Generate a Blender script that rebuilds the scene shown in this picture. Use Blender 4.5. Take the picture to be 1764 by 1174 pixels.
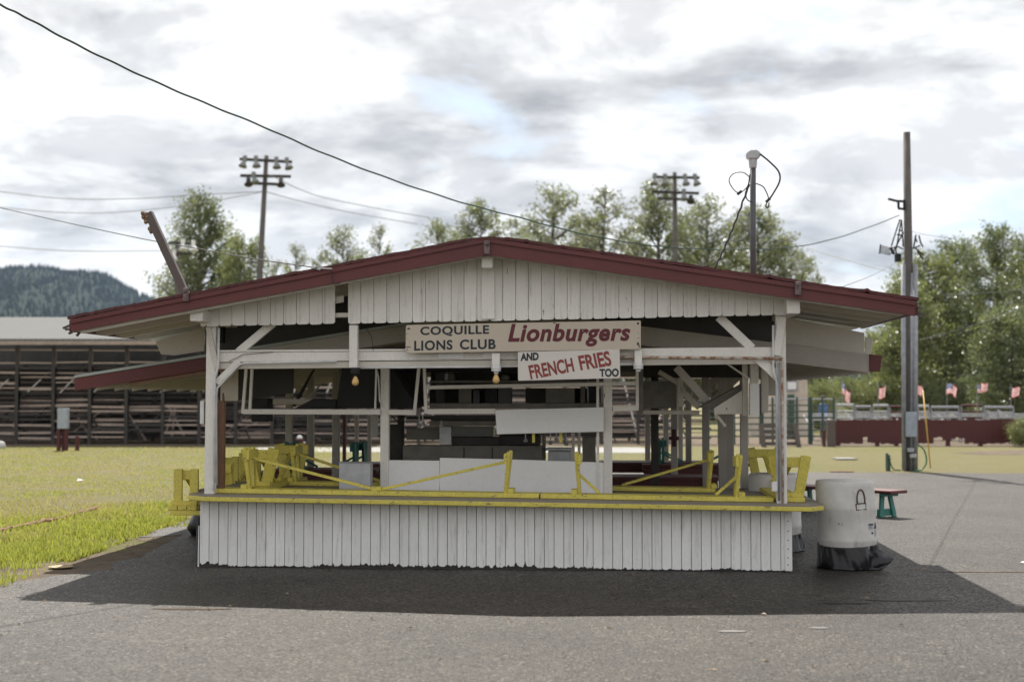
import bpy, bmesh, math, random
from mathutils import Vector, Matrix, noise
random.seed(7)
for o in list(bpy.data.objects): bpy.data.objects.remove(o)
scene = bpy.context.scene
R = math.radians
# ------------------------------------------------------------------ camera
FPX, CU, CV, CH = 2450.0, 882.0, 587.0, 1.72
PITCH = math.atan(98/FPX)
cam = bpy.data.cameras.new('camera'); camo = bpy.data.objects.new('camera', cam)
scene.collection.objects.link(camo); scene.camera = camo
camo.location = (0, 0, CH); camo.rotation_euler = (math.pi/2+PITCH, 0, 0)
cam.sensor_width = 36; cam.lens = FPX/1764*36; cam.clip_end = 20000
cam.dof.use_dof = True; cam.dof.focus_distance = 14.3; cam.dof.aperture_fstop = 1.6
# ------------------------------------------------------------------ light
SUN = Vector((-0.10, 0.80, 1.0)).normalized()
EXPOSURE = 0.74
w = bpy.data.worlds.new('World'); scene.world = w; w.use_nodes = True
SKY_OFF = (7.7, 3.1, 0.4)
def build_world():
    nt = w.node_tree; N = nt.nodes; Lk = nt.links; N.clear()
    out = N.new('ShaderNodeOutputWorld'); bg = N.new('ShaderNodeBackground'); bg.inputs[1].default_value = 0.076
    sky = N.new('ShaderNodeTexSky'); sky.sky_type = 'NISHITA'; sky.sun_disc = False
    sky.sun_elevation = math.asin(SUN.z); sky.sun_rotation = math.atan2(SUN.x, SUN.y)
    tc = N.new('ShaderNodeTexCoord'); sp = N.new('ShaderNodeSeparateXYZ'); Lk.new(tc.outputs['Generated'], sp.inputs[0])
    def M(op, a, b=None, c=None):
        n = N.new('ShaderNodeMath'); n.operation = op
        for i, x in enumerate((a, b, c)):
            if x is None: continue
            if isinstance(x, (int, float)): n.inputs[i].default_value = x
            else: Lk.new(x, n.inputs[i])
        return n.outputs[0]
    zz = M('ADD', M('MAXIMUM', sp.outputs[2], 0.0), 0.22)
    cb = N.new('ShaderNodeCombineXYZ')
    Lk.new(M('DIVIDE', sp.outputs[0], zz), cb.inputs[0]); Lk.new(M('DIVIDE', sp.outputs[1], zz), cb.inputs[1])
    def noise_(scale, detail, rough, dist, off):
        mp = N.new('ShaderNodeMapping'); mp.inputs['Location'].default_value = off
        Lk.new(cb.outputs[0], mp.inputs[0])
        n = N.new('ShaderNodeTexNoise'); n.inputs['Scale'].default_value = scale; n.inputs['Detail'].default_value = detail
        n.inputs['Roughness'].default_value = rough; n.inputs['Distortion'].default_value = dist
        Lk.new(mp.outputs[0], n.inputs['Vector']); return n.outputs['Fac']
    def ramp(f, stops):
        r = N.new('ShaderNodeValToRGB'); cr = r.color_ramp
        while len(cr.elements) < len(stops): cr.elements.new(0.5)
        for e, (p, c) in zip(cr.elements, stops): e.position = p; e.color = (*c, 1)
        Lk.new(f, r.inputs[0]); return r.outputs[0]
    def mix(f, a, b, mode='MIX'):
        m = N.new('ShaderNodeMix'); m.data_type = 'RGBA'; m.blend_type = mode
        if isinstance(f, (int, float)): m.inputs[0].default_value = f
        else: Lk.new(f, m.inputs[0])
        for s, x in ((6, a), (7, b)):
            if isinstance(x, tuple): m.inputs[s].default_value = (*x, 1)
            else: Lk.new(x, m.inputs[s])
        return m.outputs[2]
    n1 = noise_(2.1, 10, 0.56, 0.3, (3.1, 0.4, 0.0))
    n2 = noise_(1.55, 9, 0.58, 0.25, SKY_OFF)
    n3 = noise_(3.6, 8, 0.6, 0.3, (1.3, 8.2, 5.0))
    g = ramp(n2, [(0.43, (1, 1, 1)), (0.50, (0.90, 0.905, 0.91)), (0.56, (0.68, 0.685, 0.70)), (0.66, (0.50, 0.505, 0.525))])
    g2 = ramp(n3, [(0.44, (1, 1, 1)), (0.50, (0.91, 0.915, 0.92)), (0.58, (0.72, 0.725, 0.745))])
    cl = mix(1.0, mix(1.0, (9.7, 9.6, 9.45), g, 'MULTIPLY'), g2, 'MULTIPLY')
    dt = N.new('ShaderNodeVectorMath'); dt.operation = 'DOT_PRODUCT'; Lk.new(tc.outputs['Generated'], dt.inputs[0]); dt.inputs[1].default_value = SUN
    fac = M('ADD', M('MULTIPLY', dt.outputs['Value'], -0.08), 1.05)
    cbr = N.new('ShaderNodeCombineXYZ')
    for i in range(3): Lk.new(fac, cbr.inputs[i])
    cl = mix(1.0, cl, cbr.outputs[0], 'MULTIPLY')
    blue = mix(0.55, mix(1.0, sky.outputs[0], (0.9, 0.95, 1.0), 'MULTIPLY'), (8.2, 9.0, 10.0))
    mask = ramp(n1, [(0.30, (0, 0, 0)), (0.40, (1, 1, 1))])
    col = mix(mask, blue, cl)
    Lk.new(col, bg.inputs[0]); Lk.new(bg.outputs[0], out.inputs[0])
build_world()
sl = bpy.data.lights.new('sun', 'SUN'); sl.energy = 5.0; sl.angle = R(0.55); sl.color = (1.0, 0.95, 0.87)
so = bpy.data.objects.new('sun', sl); scene.collection.objects.link(so)
so.rotation_euler = (-SUN).to_track_quat('-Z', 'Y').to_euler(); so.location = (0, 0, 30)
scene.view_settings.view_transform = 'Standard'; scene.view_settings.look = 'None'
scene.view_settings.exposure = EXPOSURE; scene.view_settings.gamma = 1
# ------------------------------------------------------------------ projection helpers (used to measure the photo)
Fv = Vector((0, math.cos(PITCH), math.sin(PITCH))); Uv = Vector((0, -math.sin(PITCH), math.cos(PITCH))); Cc = Vector((0, 0, CH))
def ray(u, v): return Fv + Vector((1, 0, 0))*((u-CU)/FPX) - Uv*((v-CV)/FPX)
def P(u, v, Y): r = ray(u, v); return Cc + r*(Y/r.y)
def G(u, v, z=0.0): r = ray(u, v); return Cc + r*((z-CH)/r.z)
YAW = R(-4.0)
O = Vector(((850-CU)/FPX*14.3, 14.3, 0)); EX = Vector((math.cos(YAW), math.sin(YAW), 0)); EY = Vector((-math.sin(YAW), math.cos(YAW), 0))
def L(u, v, y=0.0):
    r = ray(u, v); t = (y-(Cc-O).dot(EY))/r.dot(EY); p = Cc+r*t-O
    return Vector((p.dot(EX), p.dot(EY), p.z))
def W(lp): return O+EX*lp[0]+EY*lp[1]+Vector((0, 0, lp[2]))
def S(y=0.0): return (14.3+y)/FPX      # metres per photo pixel at a local depth
# ------------------------------------------------------------------ materials
MATS = {}
class NT:
    def __init__(s, name):
        s.m = bpy.data.materials.new(name); s.m.use_nodes = True; s.t = s.m.node_tree; s.N = s.t.nodes; s.b = s.N['Principled BSDF']
        s.tc = s.N.new('ShaderNodeTexCoord'); s.src = s.tc.outputs['Object']; MATS[name] = s.m
    def link(s, a, b): s.t.links.new(a, b)
    def math(s, op, a, b=None):
        n = s.N.new('ShaderNodeMath'); n.operation = op
        for i, x in enumerate((a, b)):
            if x is None: continue
            if isinstance(x, (int, float)): n.inputs[i].default_value = x
            else: s.link(x, n.inputs[i])
        return n.outputs[0]
    def map(s, scale=(1, 1, 1), src=None):
        n = s.N.new('ShaderNodeMapping'); n.inputs['Scale'].default_value = scale; s.link(src or s.src, n.inputs[0]); return n.outputs[0]
    def noise(s, scale, detail=4, rough=0.55, vec=None, dist=0.0):
        n = s.N.new('ShaderNodeTexNoise'); n.inputs['Scale'].default_value = scale; n.inputs['Detail'].default_value = detail
        n.inputs['Roughness'].default_value = rough; n.inputs['Distortion'].default_value = dist; s.link(vec or s.src, n.inputs['Vector']); return n.outputs['Fac']
    def voro(s, scale, vec=None, out='Distance', feat='F1'):
        n = s.N.new('ShaderNodeTexVoronoi'); n.feature = feat; n.inputs['Scale'].default_value = scale; s.link(vec or s.src, n.inputs['Vector']); return n.outputs[out]
    def ramp(s, f, stops):
        r = s.N.new('ShaderNodeValToRGB'); cr = r.color_ramp
        while len(cr.elements) < len(stops): cr.elements.new(0.5)
        for e, (p, c) in zip(cr.elements, stops):
            e.position = p; e.color = (c, c, c, 1) if isinstance(c, (int, float)) else (*c, 1)
        s.link(f, r.inputs[0]); return r.outputs[0]
    def mix(s, f, a, b, mode='MIX'):
        m = s.N.new('ShaderNodeMix'); m.data_type = 'RGBA'; m.blend_type = mode
        if isinstance(f, (int, float)): m.inputs[0].default_value = f
        else: s.link(f, m.inputs[0])
        for k, x in ((6, a), (7, b)):
            if isinstance(x, tuple): m.inputs[k].default_value = (*x, 1)
            else: s.link(x, m.inputs[k])
        return m.outputs[2]
    def col(s, c):
        if isinstance(c, tuple): s.b.inputs['Base Color'].default_value = (*c, 1)
        else: s.link(c, s.b.inputs['Base Color'])
        return s
    def set(s, rough=0.6, metal=0.0, spec=0.5):
        if isinstance(rough, (int, float)): s.b.inputs['Roughness'].default_value = rough
        else: s.link(rough, s.b.inputs['Roughness'])
        s.b.inputs['Metallic'].default_value = metal; s.b.inputs['Specular IOR Level'].default_value = spec; return s
    def bump(s, h, strength=0.3, dist=0.01):
        n = s.N.new('ShaderNodeBump'); n.inputs['Strength'].default_value = strength; n.inputs['Distance'].default_value = dist
        s.link(h, n.inputs['Height']); s.link(n.outputs[0], s.b.inputs['Normal']); return s
def paint(name, col, dirt=(0.10, 0.08, 0.06), amount=0.4, wood=(0.16, 0.12, 0.09), peel=0.0, rough=0.55, grain=(30, 30, 3), gr=0.12, isl=0.0, chips=0.0):
    n = NT(name)
    v = n.noise(3.0, 6, 0.6); c = n.mix(n.ramp(v, [(0.35, 0.0), (0.75, amount)]), col, tuple(a*0.55+b*0.25 for a, b in zip(col, dirt)))
    gv = n.noise(6.0, 5, 0.6, n.map(grain)); c = n.mix(n.ramp(gv, [(0.42, 0.0), (0.70, gr)]), c, dirt)
    sp = n.noise(38, 3, 0.6); c = n.mix(n.ramp(sp, [(0.66, 0.0), (0.70, 0.55*min(1, amount*2))]), c, dirt)
    if peel > 0:
        pv = n.noise(9, 7, 0.7, n.map((grain[0]/12, grain[1]/12, grain[2]/6)))
        c = n.mix(n.ramp(pv, [(0.70-peel, 0.0), (0.715-peel, 0.9)]), c, wood)
    if chips > 0:
        cv = n.noise(26, 6, 0.75, n.map((0.45, 1, 1))); c = n.mix(n.ramp(cv, [(0.68-chips, 0.0), (0.69-chips, 0.9)]), c, wood)
    if isl > 0:
        gi = n.N.new('ShaderNodeNewGeometry'); st = n.noise(2.2, 7, 0.7, n.map((11, 11, 0.7)))
        c = n.mix(1.0, c, n.ramp(gi.outputs['Random Per Island'], [(0.0, 1.0-isl), (1.0, 1.0)]), 'MULTIPLY'); c = n.mix(n.ramp(st, [(0.53, 0.0), (0.76, 0.5)]), c, dirt)
    n.col(c).set(rough).bump(gv, 0.25, 0.004); return n.m
def plain(name, col, rough=0.6, metal=0.0, var=0.15, scale=8):
    n = NT(name); v = n.noise(scale, 5, 0.6)
    n.col(n.mix(n.ramp(v, [(0.3, 0.0), (0.75, 1.0)]), tuple(c*(1+var) for c in col), tuple(c*(1-var*1.6) for c in col))).set(rough, metal).bump(v, 0.1, 0.005); return n.m
paint('white_siding', (0.83, 0.83, 0.82), amount=0.22, peel=0.025, gr=0.12, isl=0.10)
paint('white_gable', (0.85, 0.83, 0.79), amount=0.18, peel=0.035, gr=0.10, isl=0.09)
paint('white_wood', (0.79, 0.765, 0.72), amount=0.25, peel=0.03, grain=(14, 14, 5))
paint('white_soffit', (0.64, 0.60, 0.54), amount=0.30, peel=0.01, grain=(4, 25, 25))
paint('white_shaded', (0.44, 0.41, 0.37), amount=0.35, peel=0.01, grain=(4, 25, 25))  # darker white_soffit for inside parts, shade under the roofs put into the colour
paint('white_panel', (0.82, 0.82, 0.82), amount=0.12, grain=(5, 5, 5), gr=0.05)
paint('cream_sign', (0.55, 0.48, 0.39), amount=0.15, peel=0.01, grain=(4, 30, 30), gr=0.10)
paint('white_sign', (0.66, 0.62, 0.57), amount=0.10, grain=(4, 20, 20), gr=0.05)
paint('red_fascia', (0.122, 0.026, 0.026), dirt=(0.03, 0.02, 0.02), amount=0.45, wood=(0.05, 0.03, 0.03), peel=0.03, grain=(4, 20, 30))
paint('yellow_paint', (0.66, 0.565, 0.105), dirt=(0.12, 0.10, 0.03), amount=0.40, wood=(0.17, 0.14, 0.09), peel=0.06, grain=(8, 8, 8), chips=0.07, gr=0.25)
paint('teal_paint', (0.035, 0.20, 0.17), dirt=(0.02, 0.03, 0.03), amount=0.3, peel=0.02, grain=(6, 6, 6))
paint('maroon_paint', (0.11, 0.025, 0.022), dirt=(0.04, 0.03, 0.03), amount=0.3, peel=0.02, grain=(6, 6, 6))
paint('counter_top', (0.25, 0.22, 0.19), dirt=(0.10, 0.09, 0.08), amount=0.5, peel=0.03, grain=(3, 20, 20))
paint('raw_timber', (0.20, 0.105, 0.06), dirt=(0.06, 0.03, 0.02), amount=0.4, grain=(20, 20, 1.5), gr=0.5)
paint('weathered_timber', (0.11, 0.088, 0.08), dirt=(0.04, 0.03, 0.03), amount=0.5, grain=(25, 25, 2), gr=0.6)
paint('bleacher_wood', (0.42, 0.335, 0.285), dirt=(0.10, 0.07, 0.07), amount=0.6, grain=(1, 8, 8), gr=0.5)
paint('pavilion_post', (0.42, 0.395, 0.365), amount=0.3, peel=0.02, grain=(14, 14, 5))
paint('bleacher_dark', (0.20, 0.16, 0.145), dirt=(0.05, 0.04, 0.04), amount=0.6, grain=(1, 8, 8), gr=0.5)
paint('barn_red', (0.075, 0.011, 0.013), dirt=(0.035, 0.012, 0.012), amount=0.3, grain=(14, 14, 2), gr=0.4)
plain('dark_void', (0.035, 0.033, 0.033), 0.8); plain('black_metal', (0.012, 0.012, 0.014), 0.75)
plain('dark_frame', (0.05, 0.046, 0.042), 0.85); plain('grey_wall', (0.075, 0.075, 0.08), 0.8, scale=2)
plain('beige_cabinet', (0.15, 0.138, 0.118), 0.6); plain('beige_wall', (0.60, 0.53, 0.45), 0.7, scale=1.5)
plain('concrete', (0.22, 0.215, 0.205), 0.8, scale=1.0); plain('galvanised', (0.42, 0.43, 0.45), 0.45, 0.35); plain('grey_pipe', (0.30, 0.31, 0.34), 0.5, 0.2)
plain('faded_paint', (0.095, 0.09, 0.085), 0.7); plain('oil_stain', (0.012, 0.011, 0.011), 0.6); plain('joint_metal', (0.14, 0.10, 0.10), 0.6, var=0.5, scale=30); plain('pipe_dark', (0.085, 0.087, 0.097), 0.5, 0.1); plain('lamp_grey', (0.22, 0.23, 0.23), 0.5); plain('meter_grey', (0.33, 0.37, 0.43), 0.5, 0.1); plain('pole_wood', (0.118, 0.108, 0.10), 0.85, scale=4)
plain('white_metal', (0.82, 0.83, 0.84), 0.4, 0.0, var=0.06, scale=1.5); plain('alu', (0.45, 0.46, 0.48), 0.45, 0.3)
plain('cable', (0.015, 0.05, 0.035), 0.6); plain('black_cable', (0.018, 0.018, 0.02), 0.5)
plain('wire_grey', (0.22, 0.22, 0.23), 0.6); plain('green_pipe', (0.045, 0.085, 0.07), 0.5); plain('hose_green', (0.03, 0.16, 0.07), 0.5)
plain('ink_navy', (0.014, 0.024, 0.035), 0.6, var=0.5, scale=30); plain('ink_maroon', (0.115, 0.014, 0.024), 0.6, var=0.2, scale=20); plain('ink_red', (0.25, 0.045, 0.04), 0.6, var=0.2, scale=20)
plain('bulb_amber', (0.66, 0.42, 0.16), 0.25); plain('socket_white', (0.66, 0.66, 0.66), 0.4); plain('yellow_guard', (0.45, 0.28, 0.04), 0.5)
plain('paper', (0.82, 0.82, 0.82), 0.7, var=0.03); plain('plate_tan', (0.28, 0.21, 0.10), 0.7); plain('rust', (0.15, 0.048, 0.022), 0.8, var=0.4, scale=20)
plain('stain_brown', (0.10, 0.065, 0.045), 0.8, scale=40); plain('label_dark', (0.03, 0.03, 0.045), 0.5); plain('label_grey', (0.42, 0.43, 0.46), 0.5)
plain('glass_dark', (0.02, 0.025, 0.045), 0.15); plain('stone', (0.55, 0.55, 0.55), 0.8); plain('bark', (0.13, 0.105, 0.085), 0.9); plain('shirt_blue', (0.10, 0.20, 0.45), 0.8)
plain('roof_metal', (0.34, 0.38, 0.36), 0.5, 0.2, scale=2)
def m_rust_pipe():
    n = NT('rusty_pipe'); v = n.noise(14, 6, 0.65)
    n.col(n.mix(n.ramp(v, [(0.42, 0.0), (0.6, 1.0)]), (0.56, 0.52, 0.46), (0.27, 0.12, 0.055))).set(0.7).bump(v, 0.3, 0.003)
m_rust_pipe()
def m_roof():
    n = NT('red_roofing'); v = n.noise(25, 6, 0.65)
    n.col(n.mix(n.ramp(v, [(0.35, 0.0), (0.7, 1.0)]), (0.13, 0.032, 0.034), (0.05, 0.03, 0.03))).set(0.85).bump(v, 0.6, 0.02)
m_roof()
def m_corr():
    n = NT('corrugated_white'); wv = n.N.new('ShaderNodeTexWave'); wv.inputs['Scale'].default_value = 1.6; wv.inputs['Distortion'].default_value = 0
    n.link(n.src, wv.inputs['Vector']); n.col(n.mix(n.ramp(wv.outputs['Fac'], [(0.0, 0.7), (0.35, 0.0)]), n.mix(n.noise(0.8, 4), (0.17, 0.17, 0.17), (0.14, 0.143, 0.14)), (0.10, 0.102, 0.10))).set(0.8, 0, 0.05).bump(wv.outputs['Fac'], 0.5, 0.03)
m_corr()
def m_drum():
    n = NT('drum_plastic'); v = n.noise(4, 6, 0.65); s2 = n.noise(11, 6, 0.7, n.map((1, 1, 0.25)))
    c = n.mix(n.ramp(v, [(0.35, 0.0), (0.8, 0.6)]), (0.60, 0.59, 0.57), (0.34, 0.315, 0.28))
    c = n.mix(n.ramp(s2, [(0.56, 0.0), (0.70, 0.65)]), c, (0.18, 0.15, 0.12)); n.col(c).set(0.45)
m_drum()
def m_bag():
    n = NT('bag_plastic'); v = n.noise(6, 5, 0.6, n.map((1, 1, 2)), 1.0); n.col((0.008, 0.008, 0.010)).set(0.22, 0, 0.4).bump(v, 0.18, 0.01)
m_bag()
def m_asphalt():
    n = NT('asphalt')
    vo = n.voro(58, None, 'Color'); sep = n.N.new('ShaderNodeSeparateColor'); n.link(vo, sep.inputs[0])
    d = n.voro(58); d2 = n.voro(120); big = n.noise(0.55, 6, 0.6); mid = n.noise(3.5, 6, 0.65); fine = n.noise(160, 3, 0.6)
    c = n.mix(n.ramp(sep.outputs[0], [(0.0, 0.0), (1.0, 1.0)]), (0.016, 0.0145, 0.013), (0.080, 0.069, 0.058))
    c = n.mix(n.ramp(sep.outputs[1], [(0.92, 0.0), (0.98, 0.8)]), c, (0.19, 0.165, 0.135))
    c = n.mix(0.8, c, n.ramp(big, [(0.32, 0.55), (0.5, 0.95), (0.68, 1.15)]), 'MULTIPLY'); c = n.mix(0.7, c, n.ramp(mid, [(0.35, 0.65), (0.65, 1.1)]), 'MULTIPLY')
    wv = n.N.new('ShaderNodeVectorMath'); wv.operation = 'ADD'; n.link(n.src, wv.inputs[0]); cc = n.N.new('ShaderNodeTexNoise'); cc.inputs['Scale'].default_value = 1.4; cc.inputs['Detail'].default_value = 5; n.link(n.src, cc.inputs['Vector']); n.link(cc.outputs['Color'], wv.inputs[1])
    crk = n.voro(0.28, wv.outputs[0], 'Distance', 'DISTANCE_TO_EDGE')
    c = n.mix(n.math('MULTIPLY', n.ramp(crk, [(0.0, 1.0), (0.006, 0.0)]), n.ramp(n.noise(0.25, 3), [(0.48, 0.0), (0.56, 0.85)])), c, (0.012, 0.011, 0.010))
    c = n.mix(n.ramp(n.noise(0.9, 5, 0.6, n.map((1, 0.5, 1))), [(0.60, 0.0), (0.68, 0.5)]), c, (0.02, 0.018, 0.016))
    h = n.math('ADD', n.math('MULTIPLY', d, -1.0), n.math('MULTIPLY', fine, 0.35)); h = n.math('ADD', h, n.math('MULTIPLY', d2, -0.4))
    n.col(c).set(n.ramp(sep.outputs[2], [(0.0, 0.40), (1.0, 0.65)]), 0, 0.20).bump(h, 0.7, 0.012)
    # every stone has its own facing
    g = n.N.new('ShaderNodeNewGeometry'); a = n.N.new('ShaderNodeVectorMath'); a.operation = 'SUBTRACT'; n.link(vo, a.inputs[0]); a.inputs[1].default_value = (0.5, 0.5, 0.5)
    b = n.N.new('ShaderNodeVectorMath'); b.operation = 'MULTIPLY'; n.link(a.outputs[0], b.inputs[0]); b.inputs[1].default_value = (0.75, 0.75, 0.0)
    e = n.N.new('ShaderNodeVectorMath'); e.operation = 'ADD'; n.link(g.outputs['Normal'], e.inputs[0]); n.link(b.outputs[0], e.inputs[1])
    f = n.N.new('ShaderNodeVectorMath'); f.operation = 'NORMALIZE'; n.link(e.outputs[0], f.inputs[0])
    bn = [x for x in n.N if x.type == 'BUMP'][0]; n.link(f.outputs[0], bn.inputs['Normal'])
m_asphalt()
def m_ground():
    n = NT('grass_ground'); a = n.noise(0.13, 6, 0.6, n.map((1, 0.8, 1))); b = n.noise(0.9, 7, 0.65); c2 = n.noise(14, 5, 0.7); f = n.noise(60, 3, 0.7)
    c = n.mix(n.ramp(a, [(0.30, 0.0), (0.56, 1.0)]), (0.145, 0.165, 0.042), (0.215, 0.185, 0.098))
    c = n.mix(n.ramp(b, [(0.38, 0.0), (0.66, 0.85)]), c, (0.19, 0.175, 0.07))
    c = n.mix(n.ramp(c2, [(0.3, 0.7), (0.6, 0.0)]), c, (0.16, 0.145, 0.06)); n.col(c).set(0.9, 0, 0.2).bump(n.math('ADD', c2, f), 0.9, 0.05)
m_ground()
def m_dirt():
    n = NT('dirt'); a = n.noise(2.2, 7, 0.65); b = n.noise(30, 5, 0.7)
    c = n.mix(n.ramp(a, [(0.35, 0.0), (0.65, 1.0)]), (0.10, 0.078, 0.058), (0.20, 0.155, 0.11)); c = n.mix(n.ramp(b, [(0.3, 0.6), (0.6, 0.0)]), c, (0.05, 0.04, 0.03))
    n.col(c).set(0.95, 0, 0.2).bump(b, 0.8, 0.03)
m_dirt()
def m_leaf(name, c0, c1, tr=0.35):
    m = bpy.data.materials.new(name); m.use_nodes = True; MATS[name] = m; t = m.node_tree; N = t.nodes; N.clear()
    out = N.new('ShaderNodeOutputMaterial'); g = N.new('ShaderNodeNewGeometry'); r = N.new('ShaderNodeValToRGB')
    r.color_ramp.elements[0].color = (*c0, 1); r.color_ramp.elements[1].color = (*c1, 1); t.links.new(g.outputs['Random Per Island'], r.inputs[0])
    d = N.new('ShaderNodeBsdfDiffuse'); tl = N.new('ShaderNodeBsdfTranslucent'); gl = N.new('ShaderNodeBsdfGlossy'); gl.inputs['Roughness'].default_value = 0.35
    mx = N.new('ShaderNodeMixShader'); mx.inputs[0].default_value = tr; m2 = N.new('ShaderNodeMixShader'); m2.inputs[0].default_value = 0.07
    t.links.new(r.outputs[0], d.inputs[0]); t.links.new(r.outputs[0], tl.inputs[0])
    t.links.new(d.outputs[0], mx.inputs[1]); t.links.new(tl.outputs[0], mx.inputs[2]); t.links.new(mx.outputs[0], m2.inputs[1]); t.links.new(gl.outputs[0], m2.inputs[2]); t.links.new(m2.outputs[0], out.inputs[0])
m_leaf('leaf_poplar', (0.14, 0.17, 0.065), (0.24, 0.265, 0.11), 0.58); m_leaf('leaf_light', (0.14, 0.17, 0.045), (0.235, 0.26, 0.085), 0.52); m_leaf('leaf_dark', (0.075, 0.105, 0.04), (0.14, 0.175, 0.07), 0.45)
m_leaf('leaf_grey', (0.17, 0.185, 0.11), (0.26, 0.275, 0.17), 0.55)
m_leaf('grass_blade', (0.22, 0.26, 0.035), (0.42, 0.43, 0.08), 0.55); m_leaf('grass_dry', (0.32, 0.31, 0.075), (0.48, 0.42, 0.17), 0.45)
m_leaf('leaf_litter', (0.16, 0.09, 0.04), (0.30, 0.20, 0.10), 0.1)
def m_mountain():
    n = NT('forest_hill'); a = n.noise(0.012, 8, 0.65); b = n.noise(0.09, 6, 0.7)
    c = n.mix(n.ramp(a, [(0.40, 0.0), (0.60, 1.0)]), (0.016, 0.028, 0.022), (0.026, 0.040, 0.028)); c = n.mix(n.ramp(b, [(0.35, 0.8), (0.6, 0.0)]), c, (0.015, 0.028, 0.02))
    n.col(c).set(0.95, 0, 0.1).bump(b, 1.0, 8)
m_mountain()
plain('conifer', (0.012, 0.024, 0.020), 0.95, scale=.05); plain('conifer_light', (0.022, 0.034, 0.024), 0.9, scale=.05)
def m_flag():
    n = NT('flag_cloth'); sp = n.N.new('ShaderNodeSeparateXYZ'); n.link(n.tc.outputs['UV'], sp.inputs[0]); u, v = sp.outputs[0], sp.outputs[1]
    st = n.math('GREATER_THAN', n.math('MODULO', n.math('MULTIPLY', v, 6.5), 1.0), 0.5)
    c = n.mix(st, (0.52, 0.05, 0.06), (0.80, 0.78, 0.76))
    cant = n.math('MULTIPLY', n.math('LESS_THAN', u, 0.42), n.math('GREATER_THAN', v, 0.46))
    dx = n.math('SUBTRACT', n.math('MODULO', n.math('MULTIPLY', u, 14.3), 1.0), 0.5); dy = n.math('SUBTRACT', n.math('MODULO', n.math('MULTIPLY', n.math('SUBTRACT', v, 0.46), 9.3), 1.0), 0.5)
    star = n.math('LESS_THAN', n.math('ADD', n.math('MULTIPLY', dx, dx), n.math('MULTIPLY', dy, dy)), 0.06)
    c = n.mix(cant, c, n.mix(star, (0.035, 0.05, 0.16), (0.8, 0.8, 0.8))); n.col(c).set(0.8)
    tl = n.N.new('ShaderNodeBsdfTranslucent'); n.link(c, tl.inputs[0]); mx = n.N.new('ShaderNodeMixShader'); mx.inputs[0].default_value = 0.45
    n.link(n.b.outputs[0], mx.inputs[1]); n.link(tl.outputs[0], mx.inputs[2]); n.link(mx.outputs[0], n.N['Material Output'].inputs[0])
m_flag()
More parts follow.
